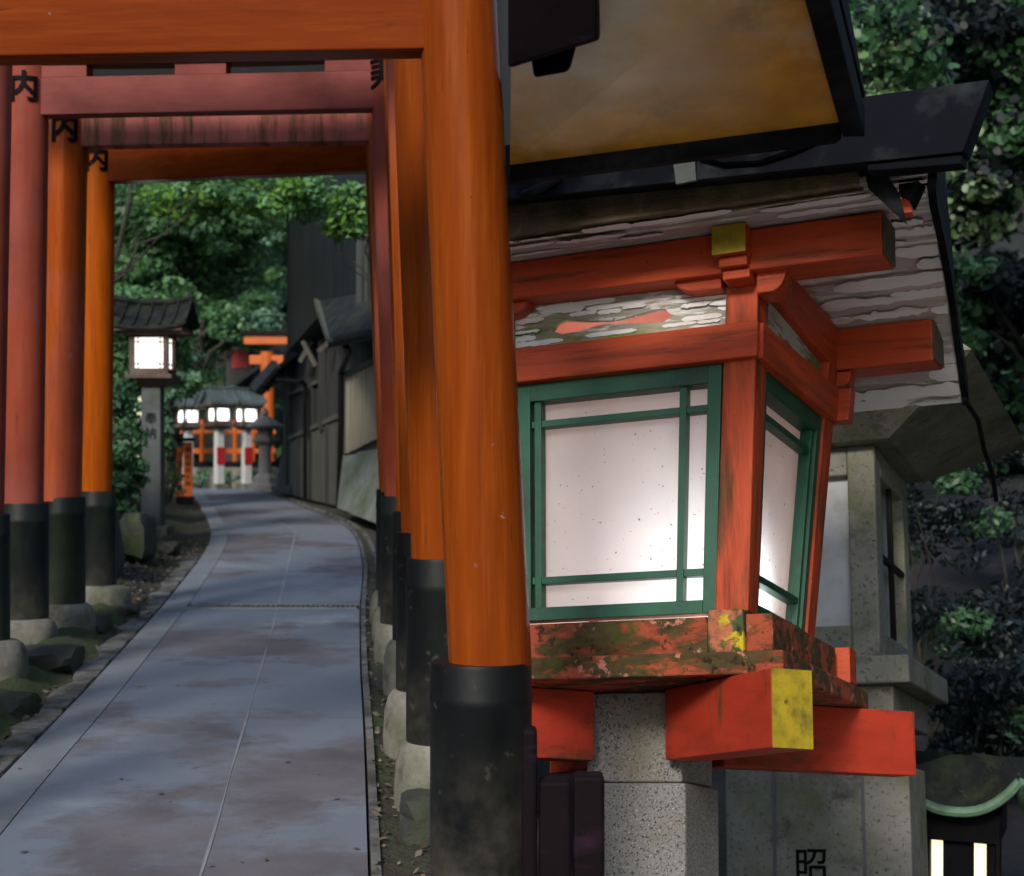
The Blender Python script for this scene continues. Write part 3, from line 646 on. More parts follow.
    if sign:
        b = MB(X); b.box(-pw*.56, pw*.56, -pw/2 - .02, -pw/2 - .004, h0 * .42, h0 * .70); b.build('plaque', sign, T)
    return T
LANT = 'lit lanterns on posts along the path'
g0 = gnd(153, 19)
post_lantern('brown wooden lantern with bright white window on a grey post left of the path', g0, (1.74, 1.88, 2.40, 2.72), .46, .94, M['lan_wood'], M['tile'], M['granite_dark'], M['pane_lit'], LANT, txt='奉納', pw=.24)
for px, dd, lb, sg in ((219, 31, 'distant lantern on a pale post with a red plaque, left of the distant pair', M['red_paint']), (246.5, 31.4, 'distant lantern on a pale post with a red plaque, right of the distant pair', M['red_paint']), (188, 32, 'small distant lantern with a bare pale post above the orange signpost', None)):
    q = xpx(px, dd), dd, gz(xpx(px, dd), dd)
    k = 1.0
    post_lantern(lb, q, (1.16, 1.27, 1.62, 1.93), .36, .60, M['lan_wood'], M['copper'], M['white_paint'], M['pane_cool'], LANT, sg, yaw=38, pw=.16)
# stone lantern at the far right of the distant row
d = 30.2; q = (xpx(265, d), d, gz(xpx(265, d), d)); X = Matrix.Translation(Vector(q))
T = thing('stone_lantern', 'grey stone lantern with mushroom cap at the corner of the dark building', 'stone lantern', q)
b = MB(X); b.lathe([(.30, -.1), (.30, .12), (.24, .14), (.22, .26), (.14, .34)], n=6); b.build('base', M['granite'], T)
b = MB(X); b.lathe([(.13, .34), (.115, .7), (.13, .86)], n=16); b.build('shaft', M['granite'], T, smooth=True)
b = MB(X); b.lathe([(.14, .86), (.25, .95), (.25, 1.0)], n=6); b.build('platform', M['granite'], T)
b = MB(X); b.lathe([(.15, 1.0), (.16, 1.22)], n=6); b.build('fire_box', M['granite'], T)
b = MB(X); b.lathe([(.34, 1.20), (.36, 1.24), (.20, 1.34), (.08, 1.42)], n=6); b.build('cap', M['granite'], T)
b = MB(X); b.lathe([(.05, 1.42), (.075, 1.47), (.05, 1.54), (.005, 1.60)], n=12); b.build('finial', M['granite'], T, smooth=True)

# orange signpost with black writing
d = 26.0; q = (xpx(188, d), d, gz(xpx(188, d), d)); X = Matrix.Translation(Vector(q)) @ Matrix.Rotation(R(10), 4, 'Z')
T = thing('signpost', 'short orange signpost with black writing and black cap beside the path bend', 'signpost', q)
for i, (x, w, hh, m) in enumerate(((0, .16, 1.02, M['far_orange']), (-.14, .09, .95, M['worn']))):
    b = MB(X); b.hexa([(x - w/2, -.05, -.1), (x + w/2, -.05, -.1), (x + w/2, .05, -.1), (x - w/2, .05, -.1), (x - w*.42, -.045, hh), (x + w*.42, -.045, hh), (x + w*.42, .045, hh), (x - w*.42, .045, hh)]); po = b.build('board', m, T, bevel=.006)
    b = MB(X)
    for j, ch in enumerate('奉納稲荷大神'[: 6]): text_mb(b, ch, w * .62, lambda u_, v_, j=j: (x + u_, -.053, hh * .92 - .06 - j * w * .68 + v_ ), 0)
    b.build('lettering', M['ink'], po)
b = MB(X); b.box(-.22, .12, -.075, .075, 1.03, 1.09); b.build('cap', M['black'], T, bevel=.006)
b = MB(X); b.box(-.19, .09, -.06, .06, -.1, .14); b.build('foot', M['black'], T, bevel=.006)

# vermilion fence, low stone wall and the far torii
d = 33; T = thing('railing', 'bright vermilion railing with black foot rail behind the distant lanterns', 'railing', gnd(225, d))
z0 = gz(xpx(225, d), d); zt = zpy(420, d)
for px in (188, 202, 222, 235, 253, 266):
    b = MB(); x = xpx(px, d); b.tube([(x, d, z0), (x, d, zt)], .055, 14); b.build('post', M['far_orange'], T, smooth=True)
for py, h in ((451, .10), (432, .07)):
    b = MB(); b.box(xpx(180, d), xpx(276, d), d - .03, d + .03, zpy(py, d) - h/2, zpy(py, d) + h/2); b.build('rail', M['far_orange'], T, bevel=.005)
b = MB(); b.box(xpx(180, d), xpx(276, d), d - .09, d - .032, zpy(467, d), zpy(461.5, d)); b.build('foot_rail', M['black'], T)
b = MB(); d = 32.6; b.box(xpx(176, d), xpx(280, d), d, d + .35, z0 - .3, zpy(467.5, d)); tag(b.build('low_wall', M['granite_old'], bevel=.01), 'low grey stone wall under the vermilion railing', 'wall')
for k, px in enumerate((200, 231, 258)):
    bush(['small plant at the wall foot left of the distant lanterns', 'small plant at the wall foot between the distant lanterns', 'small plant at the wall foot beside the stone lantern'][k], gnd(px, 31.9), [B_(px, 479, 31.9, 9, 8, .15)], 260, .04, ['mid', 'teal'], .1, 'small plants at the foot of the low wall')
d = 37; T = thing('far_torii', 'large bright vermilion torii far beyond the distant lanterns', 'torii gate', gnd(290, d))
for px in (268, 335):
    b = MB(); x = xpx(px, d); b.tube([(x, d, .9), (x - .02, d, zpy(352, d))], [.17, .15], 20); b.build('pillar', M['far_orange'], T, smooth=True)
for py, h, e in ((360, 9, 20), (340, 9, 26)):
    b = MB(); b.box(xpx(268 - e * .9, d), xpx(335 + e, d), d - .1, d + .1, zpy(py + h/2, d), zpy(py - h/2, d)); b.build('tie_beam' if py == 360 else 'lintel', M['far_orange'], T, bevel=.01)
b = MB(); b.box(xpx(240, d), xpx(362, d), d - .18, d + .18, zpy(335, d), zpy(331, d)); b.build('top_rail', M['black'], T)
# little shrine with slatted red wall and dark roof, up the slope
d = 39; T = thing('shrine_building', 'little shrine with red slatted wall and dark sloping roof half hidden in the trees', 'shrine', gnd(240, d))
b = MB(); b.box(xpx(226, d), xpx(252, d), d, d + 1.6, .9, zpy(350, d)); b.build('wall', M['wood_dark'], T)
b = MB()
for i in range(9): x = xpx(233 + i * 1.7, d); b.box(x - .012, x + .012, d - .03, d - .002, zpy(368, d), zpy(351, d))
b.build('lattice', M['red_paint'], T)
b = MB(); b.hexa([at(222, 396, d - 1.2), at(262, 366, d - 1.2), at(262, 366, d + 2), at(222, 396, d + 2), at(222, 392, d - 1.2), at(262, 361, d - 1.2), at(262, 361, d + 2), at(222, 392, d + 2)]); b.build('roof', M['tile'], T)

# ------------------------------------------------------------------ dark wooden building right of the path
WA = Vector((-1.2, 20.5, 0)); WD = Vector((-3.1, 8.7, 0)).normalized(); WN = Vector((WD.y, -WD.x, 0)) * -1
def onW(px, py, off=0.0):
    r = Vector(((px - CX) / F, 1, (CY - py) / F)); o = Vector((0, 0, CAMZ)); p0 = WA + WN * off
    t = (p0 - o).dot(WN) / r.dot(WN); return o + r * t
B0 = onW(283, 493)
T = thing('wooden_building', 'tall dark wooden building with boarded walls close along the right of the path', 'building', (B0.x, B0.y, gz(B0.x, B0.y)))
def Wp(name, poly, off, mat_, depth, bevel=0.0, parent=None):
    b = MB(); b.prism([onW(x, y, off) for x, y in poly], WN * -min(depth, 3.4)); return b.build(name, mat_, parent or T, bevel=bevel)
Wp('wall', [(283, 500), (283, 352), (430, 300), (480, 270), (480, 610), (430, 560), (380, 530)], 0, M['wood_dark'], 5.5)
Wp('upper_wall', [(287, 352), (287, 60), (480, -270), (480, 228), (357, 301), (317, 318)], .35, M['wood_blue'], 5.4)
Wp('box_bay', [(356, 306), (356, 205), (470, 120), (470, 280)], .55, M['wood_grey'], .2, .01)
for x in (361, 367, 374): Wp('mullion', [(x, 303), (x, 210), (x + 1.6, 209), (x + 1.6, 303)], .58, M['wood_dark'], .03)
Wp('sill', [(355, 311), (355, 304), (470, 276), (470, 284)], .60, M['wood_dark'], .1)
# lower boarded panels, rails, lattice
Wp('lower_panel', [(285, 494), (285, 440), (341, 414), (341, 507)], .05, M['wood_grey'], .05, .005)
Wp('rail', [(284, 442), (284, 438), (342, 411), (342, 416)], .085, M['wood_grey'], .05)
Wp('rail', [(284, 398), (284, 395), (320, 378), (320, 382)], .06, M['wood_grey'], .05)
for x, t, bt in ((297, 434, 497), (309, 428, 500), (325, 421, 504)): Wp('stile', [(x, bt), (x, t), (x + 1.8, t), (x + 1.8, bt)], .075, M['wood_dark'], .04)
for x, t, bt in ((283.5, 352, 495), (306, 345, 437), (318, 340, 430)): Wp('post', [(x, bt), (x, t), (x + 2.6, t), (x + 2.6, bt)], .10, M['wood_dark'], .09)
sl_ = MB()
for i in range(19):
    x = 345 + i * 3.1; y0 = 375 - (x - 345) * .5
    sl_.prism([onW(x, y0 + 78, .12), onW(x, y0, .12), onW(x + 2.2, y0 - 1, .12), onW(x + 2.2, y0 + 78, .12)], WN * -.03)
sl_.build('slat_screen', M['slat'], T)
Wp('slat_backing', [(344, 458), (344, 372), (420, 335), (420, 440)], .06, M['wood_dark'], .05)
Wp('screen_rail', [(344, 377), (344, 372), (420, 334), (420, 339)], .16, M['sheet'], .05)
Wp('lower_panel', [(343, 508), (343, 456), (420, 425), (420, 545)], .05, M['wood_dark'], .05)
# braces and drainpipe
for pts in (((303, 341), (316, 366)), ((300, 362), (312, 340)), ((318, 352), (330, 341))):
    b = MB(); b.bar(onW(*pts[0], .30), onW(*pts[1], .12), .05, .07); b.build('brace', M['wood_grey'], T)
b = MB(); b.tube([onW(277, 380, .5), onW(302, 382, .25), onW(305, 384, .18), onW(305, 499, .18)], .035, 10); b.build('drainpipe', M['black'], T, smooth=True)
b = MB(); b.tube([onW(346, 346, .6), onW(349, 352, .4), onW(341, 372, .2), onW(341, 420, .18), onW(339, 506, .18)], .045, 10); b.build('drainpipe', M['black'], T, smooth=True)
# lean-to roof over the path side, with shingle face
b = MB(); o1, o0 = 1.0, .30
b.hexa([onW(330, 342, o1), onW(430, 322, o1), onW(430, 282, o0), onW(317, 304, o0), onW(330, 337, o1), onW(430, 316, o1), onW(430, 277, o0), onW(317, 299, o0)]); b.build('lean_to_roof', M['tile'], T)
b = MB(); b.bar(onW(316, 300, .3), onW(331, 343, 1.02), .07, .10); b.build('barge_board', M['wood_grey'], T)
b = MB(); b.bar(onW(330, 345, 1.03), onW(430, 324, 1.03), .05, .06); b.build('gutter', M['black'], T)
for i in range(5):
    x = 336 + i * 16; b = MB(); b.bar(onW(x, 336 - i * 3.4, .9), onW(x, 322 - i * 3.4, .2), .05, .06); b.build('rafter', M['wood_grey'], T)
# far eave with pale rafter ends
b = MB(); b.hexa([at(250, 391, 28.0), at(302, 352, 27.0), at(306, 360, 30), at(262, 396, 30.5), at(250, 387, 28.0), at(302, 346, 27.0), at(306, 352, 30), at(262, 390, 30.5)]); b.build('eave', M['tile'], T)
b = MB(); b.bar(at(254, 389, 27.7), at(276, 364, 27.4), .12, .16); b.build('eave_board', M['pebble'], T)
for i in range(4): b = MB(); b.bar(at(260 + i*9, 388 - i*7, 27.9), at(268 + i*9, 390 - i*7, 29.8), .06, .06); b.build('rafter', M['wood_grey'], T)
# main roof, out of sight above
b = MB(); b.prism([onW(280, 58, .9), onW(480, -270, .9), onW(480, -255, .9), onW(280, 66, .9)], WN * -3.9); b.build("roof", M["tile"], T)
# things leaning on the building
def lean(label, cat, name, p4, mat_, th, corr=0, group=None):
    a, b_, c, d_ = p4; mb = MB(); nrm = (b_ - a).cross(d_ - a).normalized()
    if nrm.y > 0: nrm = -nrm
    n = 40 if corr else 1; vs = []
    for i in range(n + 1):
        t = i / n; off = nrm * (corr * math.sin(t * 2 * math.pi * 11)); lo_, hi_ = a.lerp(b_, t) + off, d_.lerp(c, t) + off
        vs += [lo_, hi_, hi_ - nrm * th, lo_ - nrm * th]
    fs = [(4*i + k, 4*i + (k+1) % 4, 4*i + 4 + (k+1) % 4, 4*i + 4 + k) for i in range(n) for k in range(4)] + [(0, 1, 2, 3), (4*n + 3, 4*n + 2, 4*n + 1, 4*n)]
    mb.add(vs, fs); return tag(mb.build(name, mat_), label, cat, group)
lean('grey green board leaning on the building, the one further up the path', 'board', 'leaning_board', (onW(337, 508, .55), onW(352, 513, .55), onW(362, 453, .15), onW(343, 456, .15)), M['sheet'], .012, .006, 'boards leaning on the wooden building')
lean('wider grey green board leaning on the building beside the black sleeves', 'board', 'leaning_board', (onW(349, 513, .62), onW(378, 524, .62), onW(392, 447, .18), onW(357, 452, .18)), M['sheet'], .012, .006, 'boards leaning on the wooden building')
lean('dark flat panel leaning at the far corner of the wooden building', 'panel', 'leaning_board', (at(275, 492, 28.2), at(289, 494, 27.6), at(294, 455, 28.3), at(281, 455, 28.9)), M['wood_dark'], .03)
# ------------------------------------------------------------------ the red lantern house (its post leans back a little)
AU = Vector((.91147, -.40375, .07873)); AV = Vector((.41075, .88285, -.22774)); AW = Vector((.02244, .23990, .97049))
RM = Matrix((AU, AV, AW)).transposed(); RM = RM.to_quaternion().normalized().to_matrix()
O0 = at(748, 612, 5.9)
LX = Matrix.Translation(O0) @ RM.to_4x4()
def L_(*p): return LX @ Vector(p)
RED = (.50, .070, .022)
def red(name, base, layers=(), rough=.34, st=(.6, 8, 8), bump=.18): return mat(name, base, .16, 3, st, rough, [((.14, .03, .012), 2.2, .64, .12, st), ((.03, .018, .012), 26, .69, .02), ((.17, .04, .018), 2.0, .60, .05, st), ((.45, .30, .26), 7, .765, .012, (.6, 2, 3), -.5)] + list(layers), bump, 30, .2, .0)
M['lred'] = red('vermilion_lantern_paint', RED)
M['lred_v'] = red('vermilion_lantern_post_paint', RED, [((.10, .05, .02), 3.0, .55, .09, (4, 4, .6))], .5, (7, 7, .5))
M['lred_y'] = red('vermilion_crossbeam_paint', RED, [], .45, (7, .6, 7))
M['lred_moss'] = red('mossy_red_sill', (.36, .075, .035), [((.075, .055, .022), 8.5, .49, .04, (.45, 1, 1.2), 1.0), ((.52, .20, .14), 14, .63, .02), ((.035, .022, .012), 24, .60, .03), ((.07, .08, .02), 6, .62, .05)], .8, (1, 1, 1), .5)
M['yellow'] = mat('yellow_end_paint', (.42, .30, .008), .2, 5, rough=.6, layers=[((.20, .16, .006), 9, .55, .08), ((.12, .10, .02), 28, .66, .03), ((.6, .55, .4), 11, .76, .02)], bump=.2, bscale=60)
M['yellow_post'] = mat('lichen_yellow_green', (.05, .075, .018), .35, 9, rough=.8, layers=[((.55, .40, .02), 8, .54, .02, (1, 1, 1), .6), ((.45, .14, .07), 7, .60, .03), ((.02, .03, .012), 12, .62, .03)], bump=.5, bscale=50)
M['green'] = mat('green_window_paint', (.005, .085, .042), .25, 5, rough=.45, layers=[((.012, .03, .02), 3, .64, .1), ((.5, .5, .45), 24, .77, .015)], bump=.1)
M['peel'] = mat('peeling_white_boards', (.78, .775, .76), .12, 2.5, (.5, 6, 6), .7, [((.60, .53, .50), 1.5, .55, .006, (.5, 4.5, 4.5), -1.6), ((.45, .38, .34), 2.6, .62, .006, (.35, 5, 5), -1.6), ((.52, .54, .47), 3.5, .64, .01, (.6, 2, 2), -.6), ((.05, .04, .03), 6, .70, .008, (.12, 14, 14), -1.2)], .8, 20, bdist=.02)
M['peel_moss'] = mat('peeling_mossy_frieze', (.72, .72, .70), .12, 2.5, (.5, 6, 6), .7, [((.52, .46, .42), 2.2, .54, .006, (.5, 1, 5.0), -1.6), ((.33, .31, .22), 4.0, .585, .006, (.7, 1, 4.5), -1.4), ((.26, .28, .08), 1.8, .60, .02, (.6, 1, 3.0), -.6)], .8, 20, bdist=.02)
M['brown'] = mat('mossy_brown_eave', (.17, .125, .075), .4, 5, (.7, 3, 3), .9, [((.26, .20, .10), 9, .58, .06), ((.16, .15, .10), 40, .71, .02), ((.05, .055, .018), 3, .6, .1)], .9, 55, bdist=.012)
M['roofblack'] = mat('blue_black_sheet_metal', (.0042, .0050, .0085), .3, 3, rough=.75, spec=.08, layers=[((.05, .05, .05), 40, .72, .02), ((.03, .035, .035), 3, .6, .1)], bump=.12, bscale=70)
def BX(name, r, m, parent, bevel=.004):
    b = MB(LX); b.box(*r); return b.build(name, m, parent, bevel=bevel)
FL = thing('red_lantern_house', 'big red wooden lantern house with green framed glowing windows and peeling white eaves', 'lantern', L_(-.58, .57, -1.9), RM)
# stone post
b = MB(LX); b.box(-.80, -.36, .35, .79, -2.6, -.60); b.build('post', M['granite'], FL, bevel=.012)
b = MB(LX); b.box(-.78, -.38, .37, .77, -.597, -.245); b.build('post_head', M['granite'], FL, bevel=.008)
# bracket arms set crosswise under the base plate
ctr = Vector((-.575, .565, 0)); hw = .080
def arm(name, sx, sy, l, w0, w1, endm, m):
    d_ = Vector((sx, sy, 0)).normalized(); n_ = Vector((-d_.y, d_.x, 0)); b = MB(LX)
    a = ctr + d_ * .29; c = ctr + d_ * l
    b.hexa([Vector((*(a - n_*hw).xy, w0)), Vector((*(c - n_*hw).xy, w0)), Vector((*(c + n_*hw).xy, w0)), Vector((*(a + n_*hw).xy, w0)), Vector((*(a - n_*hw).xy, w1)), Vector((*(c - n_*hw).xy, w1)), Vector((*(c + n_*hw).xy, w1)), Vector((*(a + n_*hw).xy, w1))])
    o = b.build(name, m, FL, bevel=.005)
    b = MB(LX); e = hw - .001; q = c + d_ * .004
    b.hexa([Vector((*(c - n_*e).xy, w0 + .001)), Vector((*(q - n_*e).xy, w0 + .001)), Vector((*(q + n_*e).xy, w0 + .001)), Vector((*(c + n_*e).xy, w0 + .001)), Vector((*(c - n_*e).xy, w1 - .001)), Vector((*(q - n_*e).xy, w1 - .001)), Vector((*(q + n_*e).xy, w1 - .001)), Vector((*(c + n_*e).xy, w1 - .001))])
    b.build('end_cap', endm, o); return o
M['lred_arm'] = red('vermilion_arm_paint', (.42, .042, .020), [((.10, .05, .012), 2.2, .66, .05, (3, 3, .6))], .5, (1, 1, 3))
arm('bracket_arm', 1, -1, 1.12, -.516, -.243, M['yellow'], M['lred_arm'])
arm('bracket_arm', -1, -1, .80, -.516, -.243, M['yellow'], M['lred_arm'])
arm('bracket_arm', 1, 1, 1.21, -.516, -.243, M['lred_arm'], M['lred_arm'])
arm('bracket_arm', -1, 1, .90, -.516, -.243, M['yellow'], M['lred_arm'])
# base plate and sills
BX('base_plate', (-1.16, .155, -.10, 1.32, -.240, -.156), M['lred_moss'], FL, .008)
BX('sill', (-1.12, -.142, -.045, .09, -.154, -.018), M['lred_moss'], FL)
BX('sill', (-.0, .10, -.03, .955, -.154, -.012), M['lred_moss'], FL)
BX('sill', (-1.15, .15, 1.0, 1.12, -.154, -.005), M['lred'], FL)
BX('sill', (-1.17, -1.05, .092, .998, -.154, -.012), M['lred_moss'], FL)
BX('post_foot', (-.140, -.002, -.055, .12, -.154, .006), M['yellow_post'], FL, .01)
# flared body: corners of the plan at w=0 and w=1.25
C0 = {'a': (-1.06, 0), 'b': (0, 0), 'c': (0, 1.0), 'd': (-1.06, 1.0)}
C1 = {'a': (-1.11, 0), 'b': (.055, 0), 'c': (.135, 1.02), 'd': (-1.17, 1.02)}
def corner(k, w): t = w / 1.25; a, c = Vector(C0[k]), Vector(C1[k]); return a + (c - a) * t
def face(k0, k1, s, w, n=0.0):           # s metres along the face from k0 (fraction if <=1 of face length), n outward
    a, c = corner(k0, w), corner(k1, w); e = c - a; u = e.normalized(); nn = Vector((u.y, -u.x)); p = a + e * s + nn * n
    return Vector((p.x, p.y, w))
def slab(name, k0, k1, s0, s1, w0, w1, n0, n1, m, parent, bevel=.003, s0t=None, s1t=None):
    s0t = s0 if s0t is None else s0t; s1t = s1 if s1t is None else s1t
    b = MB(LX); b.hexa([face(k0, k1, s0, w0, n1), face(k0, k1, s1, w0, n1), face(k0, k1, s1, w0, n0), face(k0, k1, s0, w0, n0), face(k0, k1, s0t, w1, n1), face(k0, k1, s1t, w1, n1), face(k0, k1, s1t, w1, n0), face(k0, k1, s0t, w1, n0)])
    return b.build(name, m, parent, bevel=bevel)
faces = (('a', 'b', 1.06), ('b', 'c', 1.0), ('c', 'd', 1.06), ('d', 'a', 1.0))
for i, (k0, k1, ln) in enumerate(faces):
    prv = faces[i - 1][0]
    # corner post at k1 (seen edge-on both sides)
    b = MB(LX); kn = faces[(i + 1) % 4][1]; pw = .128
    def cp(w):
        p = corner(k1, w); e0 = (corner(k0, w) - p).normalized(); e1 = (corner(kn, w) - p).normalized()
        return [Vector((*q, w)) for q in (p, p + e1 * pw, p + e1 * pw + e0 * pw, p + e0 * pw)]
    b.hexa(cp(.004) + cp(1.30)); b.build('corner_post', M['lred_v'], FL, bevel=.006)
    f0, f1 = .128 / ln, 1 - .128 / ln
    # tie rail round the top of the window
    slab('tie_rail', k0, k1, .0 if i % 2 else -.06, 1.0 if i % 2 else 1.012, .975, 1.118, -.05, .028 if i % 2 else .034, M['lred'] if i % 2 == 0 else M['lred_y'], FL, .005)
    if i in (0, 1, 2, 3):
        W = slab('window', k0, k1, f0, f0 + .052 / ln, .004, .974, -.085, -.012, M['green'], FL)
        sub = [(f1 - .052 / ln, f1, .004, .974), (f0 + .052/ln, f1 - .052/ln, .004, .056), (f0 + .052/ln, f1 - .052/ln, .90, .974)]
        for s0, s1, w0, w1 in sub: slab('frame', k0, k1, s0, s1, w0, w1, -.085, -.012, M['green'], W)
        g0_, g1_ = f0 + .052/ln, f1 - .052/ln
        mw = .027 / ln
        for sc in ((.195, .74) if i == 0 else (.2, .80)):
            slab('muntin', k0, k1, sc - mw/2, sc + mw/2, .057, .899, -.075, -.025, M['green'], W, .002)
        cuts = [g0_] + [c_ for sc in ((.195, .74) if i == 0 else (.2, .80)) for c_ in (sc - mw/2, sc + mw/2)] + [g1_]
        for a0, a1 in zip(cuts[::2], cuts[1::2]):
            for wc in (.165, .806): slab('muntin', k0, k1, a0 + .001, a1 - .001, wc - .014, wc + .014, -.073, -.027, M['green'], W, .002)
def pane_material():
    m = bpy.data.materials.new('frosted_pane'); m.use_nodes = True; t = m.node_tree; N = t.nodes; L = t.links; N.clear()
    tc = N.new('ShaderNodeTexCoord'); no = N.new('ShaderNodeTexNoise'); no.inputs['Scale'].default_value = 62; no.inputs['Detail'].default_value = 2
    L.new(tc.outputs['Object'], no.inputs['Vector'])
    rp = N.new('ShaderNodeValToRGB'); rp.color_ramp.elements[0].position = .70; rp.color_ramp.elements[1].position = .73
    rp.color_ramp.elements[0].color = (.86, .86, .85, 1); rp.color_ramp.elements[1].color = (.25, .2, .1, 1); L.new(no.outputs['Fac'], rp.inputs[0])
    n3 = N.new('ShaderNodeTexNoise'); n3.inputs['Scale'].default_value = 3; n3.inputs['Detail'].default_value = 8; L.new(tc.outputs['Object'], n3.inputs['Vector'])
    mxc = N.new('ShaderNodeMix'); mxc.data_type = 'RGBA'; mxc.blend_type = 'MULTIPLY'; mxc.inputs['Factor'].default_value = .25
    L.new(rp.outputs[0], mxc.inputs['A']); L.new(n3.outputs['Fac'], mxc.inputs['B'])
    tr = N.new('ShaderNodeBsdfTranslucent'); L.new(mxc.outputs['Result'], tr.inputs[0])
    pb = N.new('ShaderNodeBsdfPrincipled'); pb.inputs['Roughness'].default_value = .25; L.new(mxc.outputs['Result'], pb.inputs['Base Color'])
    mx = N.new('ShaderNodeMixShader'); mx.inputs[0].default_value = .72; L.new(pb.outputs[0], mx.inputs[1]); L.new(tr.outputs[0], mx.inputs[2])
    o = N.new('ShaderNodeOutputMaterial'); L.new(mx.outputs[0], o.inputs[0]); return m
M['inner'] = mat('pink_lit_inner_boards', (.85, .32, .22), .1, 4, rough=.8, bump=.05)
M['bounce_board'] = mat('bounce_inner_boards', (.70, .62, .55), .1, 4, rough=.8, bump=.05)
M['frost'] = pane_material()
for i, (k0, k1, ln) in enumerate(faces):
    n_in = -.088 if i != 1 else -.100
    slab('pane', k0, k1, .10, .90, .01, .97, n_in - .006, n_in, M['frost'] if i < 2 else M['bounce_board'], FL, 0)  # rear pair are solid boards, added to bounce lamplight forward
# inside: floor, half ceiling shaped for the opening's glow, and the lamp itself
BX('ceiling_board', (-1.02, .02, .12, .52, 1.335, 1.36), M['inner'], FL, 0)
BX('floor_board', (-.95, -.11, .12, .9, -.15, -.05), M['inner'], FL, 0)
# frieze boards above the tie rail; the front one has a carved opening
def on_face(px, py, v):
    r = Vector(((px - CX) / F, 1, (CY - py) / F)); o = Vector((0, 0, CAMZ)); Li = LX.inverted(); a = Li @ o; dd = Li.to_3x3() @ r
    return a + dd * ((v - a.y) / dd.y)
hole = [on_face(x, y, .03) for x, y in ((552, 331), (558, 323), (565, 320), (585, 321), (612, 320.5), (614, 317.5), (616, 320), (640, 314), (658, 309), (665, 308.5), (669, 313), (674, 315.5), (669, 318), (664, 322), (640, 323), (616, 323), (614, 325.5), (612, 323.5), (596, 326), (580, 331), (562, 334))]
M['bare_board'] = mat('bare_grey_pink_boards', (.52, .44, .41), .2, 3, (.5, 8, 8), .85, [((.26, .21, .18), 3, .64, .05, (.2, 9, 9)), ((.74, .72, .70), 4, .54, .012, (.5, 4, 4), .5), ((.42, .43, .34), 2, .65, .05)], .5, 22, bdist=.01)
M['bare_mossy'] = mat('bare_mossy_boards', (.40, .37, .31), .25, 3, (.5, 2, 8), .85, [((.22, .24, .07), 2.2, .56, .05, (.6, 1, 3)), ((.70, .69, .66), 6, .55, .012, (.6, 1, 4), .5), ((.10, .085, .06), 3, .62, .05, (.2, 1, 9))], .5, 22, bdist=.01)
M['flake'] = mat('flaking_white_paint', (.82, .815, .80), .08, 3, rough=.6, layers=[((.60, .56, .52), 4, .62, .06), ((.45, .43, .36), 16, .70, .03)], bump=.15, bscale=30)
def flake_at(b, fn, cu, cv, lu, lv, n=13):
    top, bot = [], []; rg = rnd.uniform(.2, .5)
    for i in range(n + 1):
        t = i / n; e = min(1, 7 * min(t, 1 - t) + rnd.uniform(.15, .5))
        top.append((cu - lu/2 + lu*t, cv + lv*.5 * e * (1 + rnd.uniform(-rg, rg) * .5))); bot.append((cu - lu/2 + lu*t + rnd.uniform(-.2, .2) * lu / n, cv - lv*.5 * e * (1 + rnd.uniform(-1, 1) * rg)))
    lift = rnd.uniform(.0015, .004); curl = rnd.choice((0, 0, .004, .010)); vs = []
    for (a, c), (d_, e_) in zip(top, bot):
        vs += [fn(a, c, lift), fn((a + d_) / 2, (c + e_) / 2, lift), fn(d_, e_, lift + curl)]
    b.add(vs, [(3*i + j, 3*i + j + 1, 3*i + 4 + j, 3*i + 3 + j) for i in range(n) for j in (0, 1)])
def flakes(par, where):
    b = MB(LX)
    if where == 'soffit':
        def fn(u_, v_, h): v_ = min(max(v_, -.385), 1.49); return (min(max(u_, -1.08), verge(v_) - .004), v_, float(np.interp(v_, [p_[0] for p_ in prof], [p_[1] for p_ in prof])) - .0105 - h)
        for v_, h_, dens in ((-.34, .075, .95), (-.25, .075, .75), (-.16, .06, .55), (.17, .09, .6), (.27, .10, .8), (.39, .10, .85), (.50, .10, .8), (.61, .10, .6), (.72, .09, .5), (.83, .09, .8), (.94, .06, .5), (1.22, .09, .85), (1.31, .09, .7), (1.40, .09, .9), (1.47, .06, .8)):
            u_ = -1.05 if v_ < 0 else -.1
            while u_ < verge(v_) - .03:
                l_ = rnd.uniform(.10, .55) ** 1.0
                if rnd.random() < dens ** .5: flake_at(b, fn, u_ + l_ / 2, v_ + rnd.uniform(-.012, .012), l_, h_ * rnd.uniform(.6, 1.15))
                u_ += l_ * rnd.uniform(.9, 1.05)
    else:
        def fn(u_, w_, h): return (min(max(u_, -1.01), -.06), .0295 - h, min(max(w_, 1.121), 1.316))
        inside = [(p_.x, p_.z) for p_ in hole]; xs_ = [p_[0] for p_ in inside]; zs_ = [p_[1] for p_ in inside]
        for w_, h_, dens in ((1.135, .020, .6), (1.158, .022, .5), (1.182, .022, .45), (1.206, .022, .6), (1.230, .022, .7), (1.254, .022, .75), (1.278, .022, .8), (1.300, .022, .7)):
            u_ = -1.0
            while u_ < -.1:
                l_ = rnd.uniform(.05, .26); c = u_ + l_ / 2
                clear = c + l_ / 2 < min(xs_) - .01 or c - l_ / 2 > max(xs_) + .01 or w_ - .014 > max(zs_) or w_ + .014 < min(zs_)
                if clear and rnd.random() < dens: flake_at(b, fn, c, w_ + rnd.uniform(-.005, .005), l_, h_ * rnd.uniform(.6, 1.2), 9)
                u_ += l_ * rnd.uniform(.9, 1.1)
    b.build('paint_flakes', M['flake'], par)['kind'] = 'stuff'
cu = bpy.data.curves.new('frieze', 'CURVE'); cu.dimensions = '2D'; cu.fill_mode = 'BOTH'; cu.extrude = .012
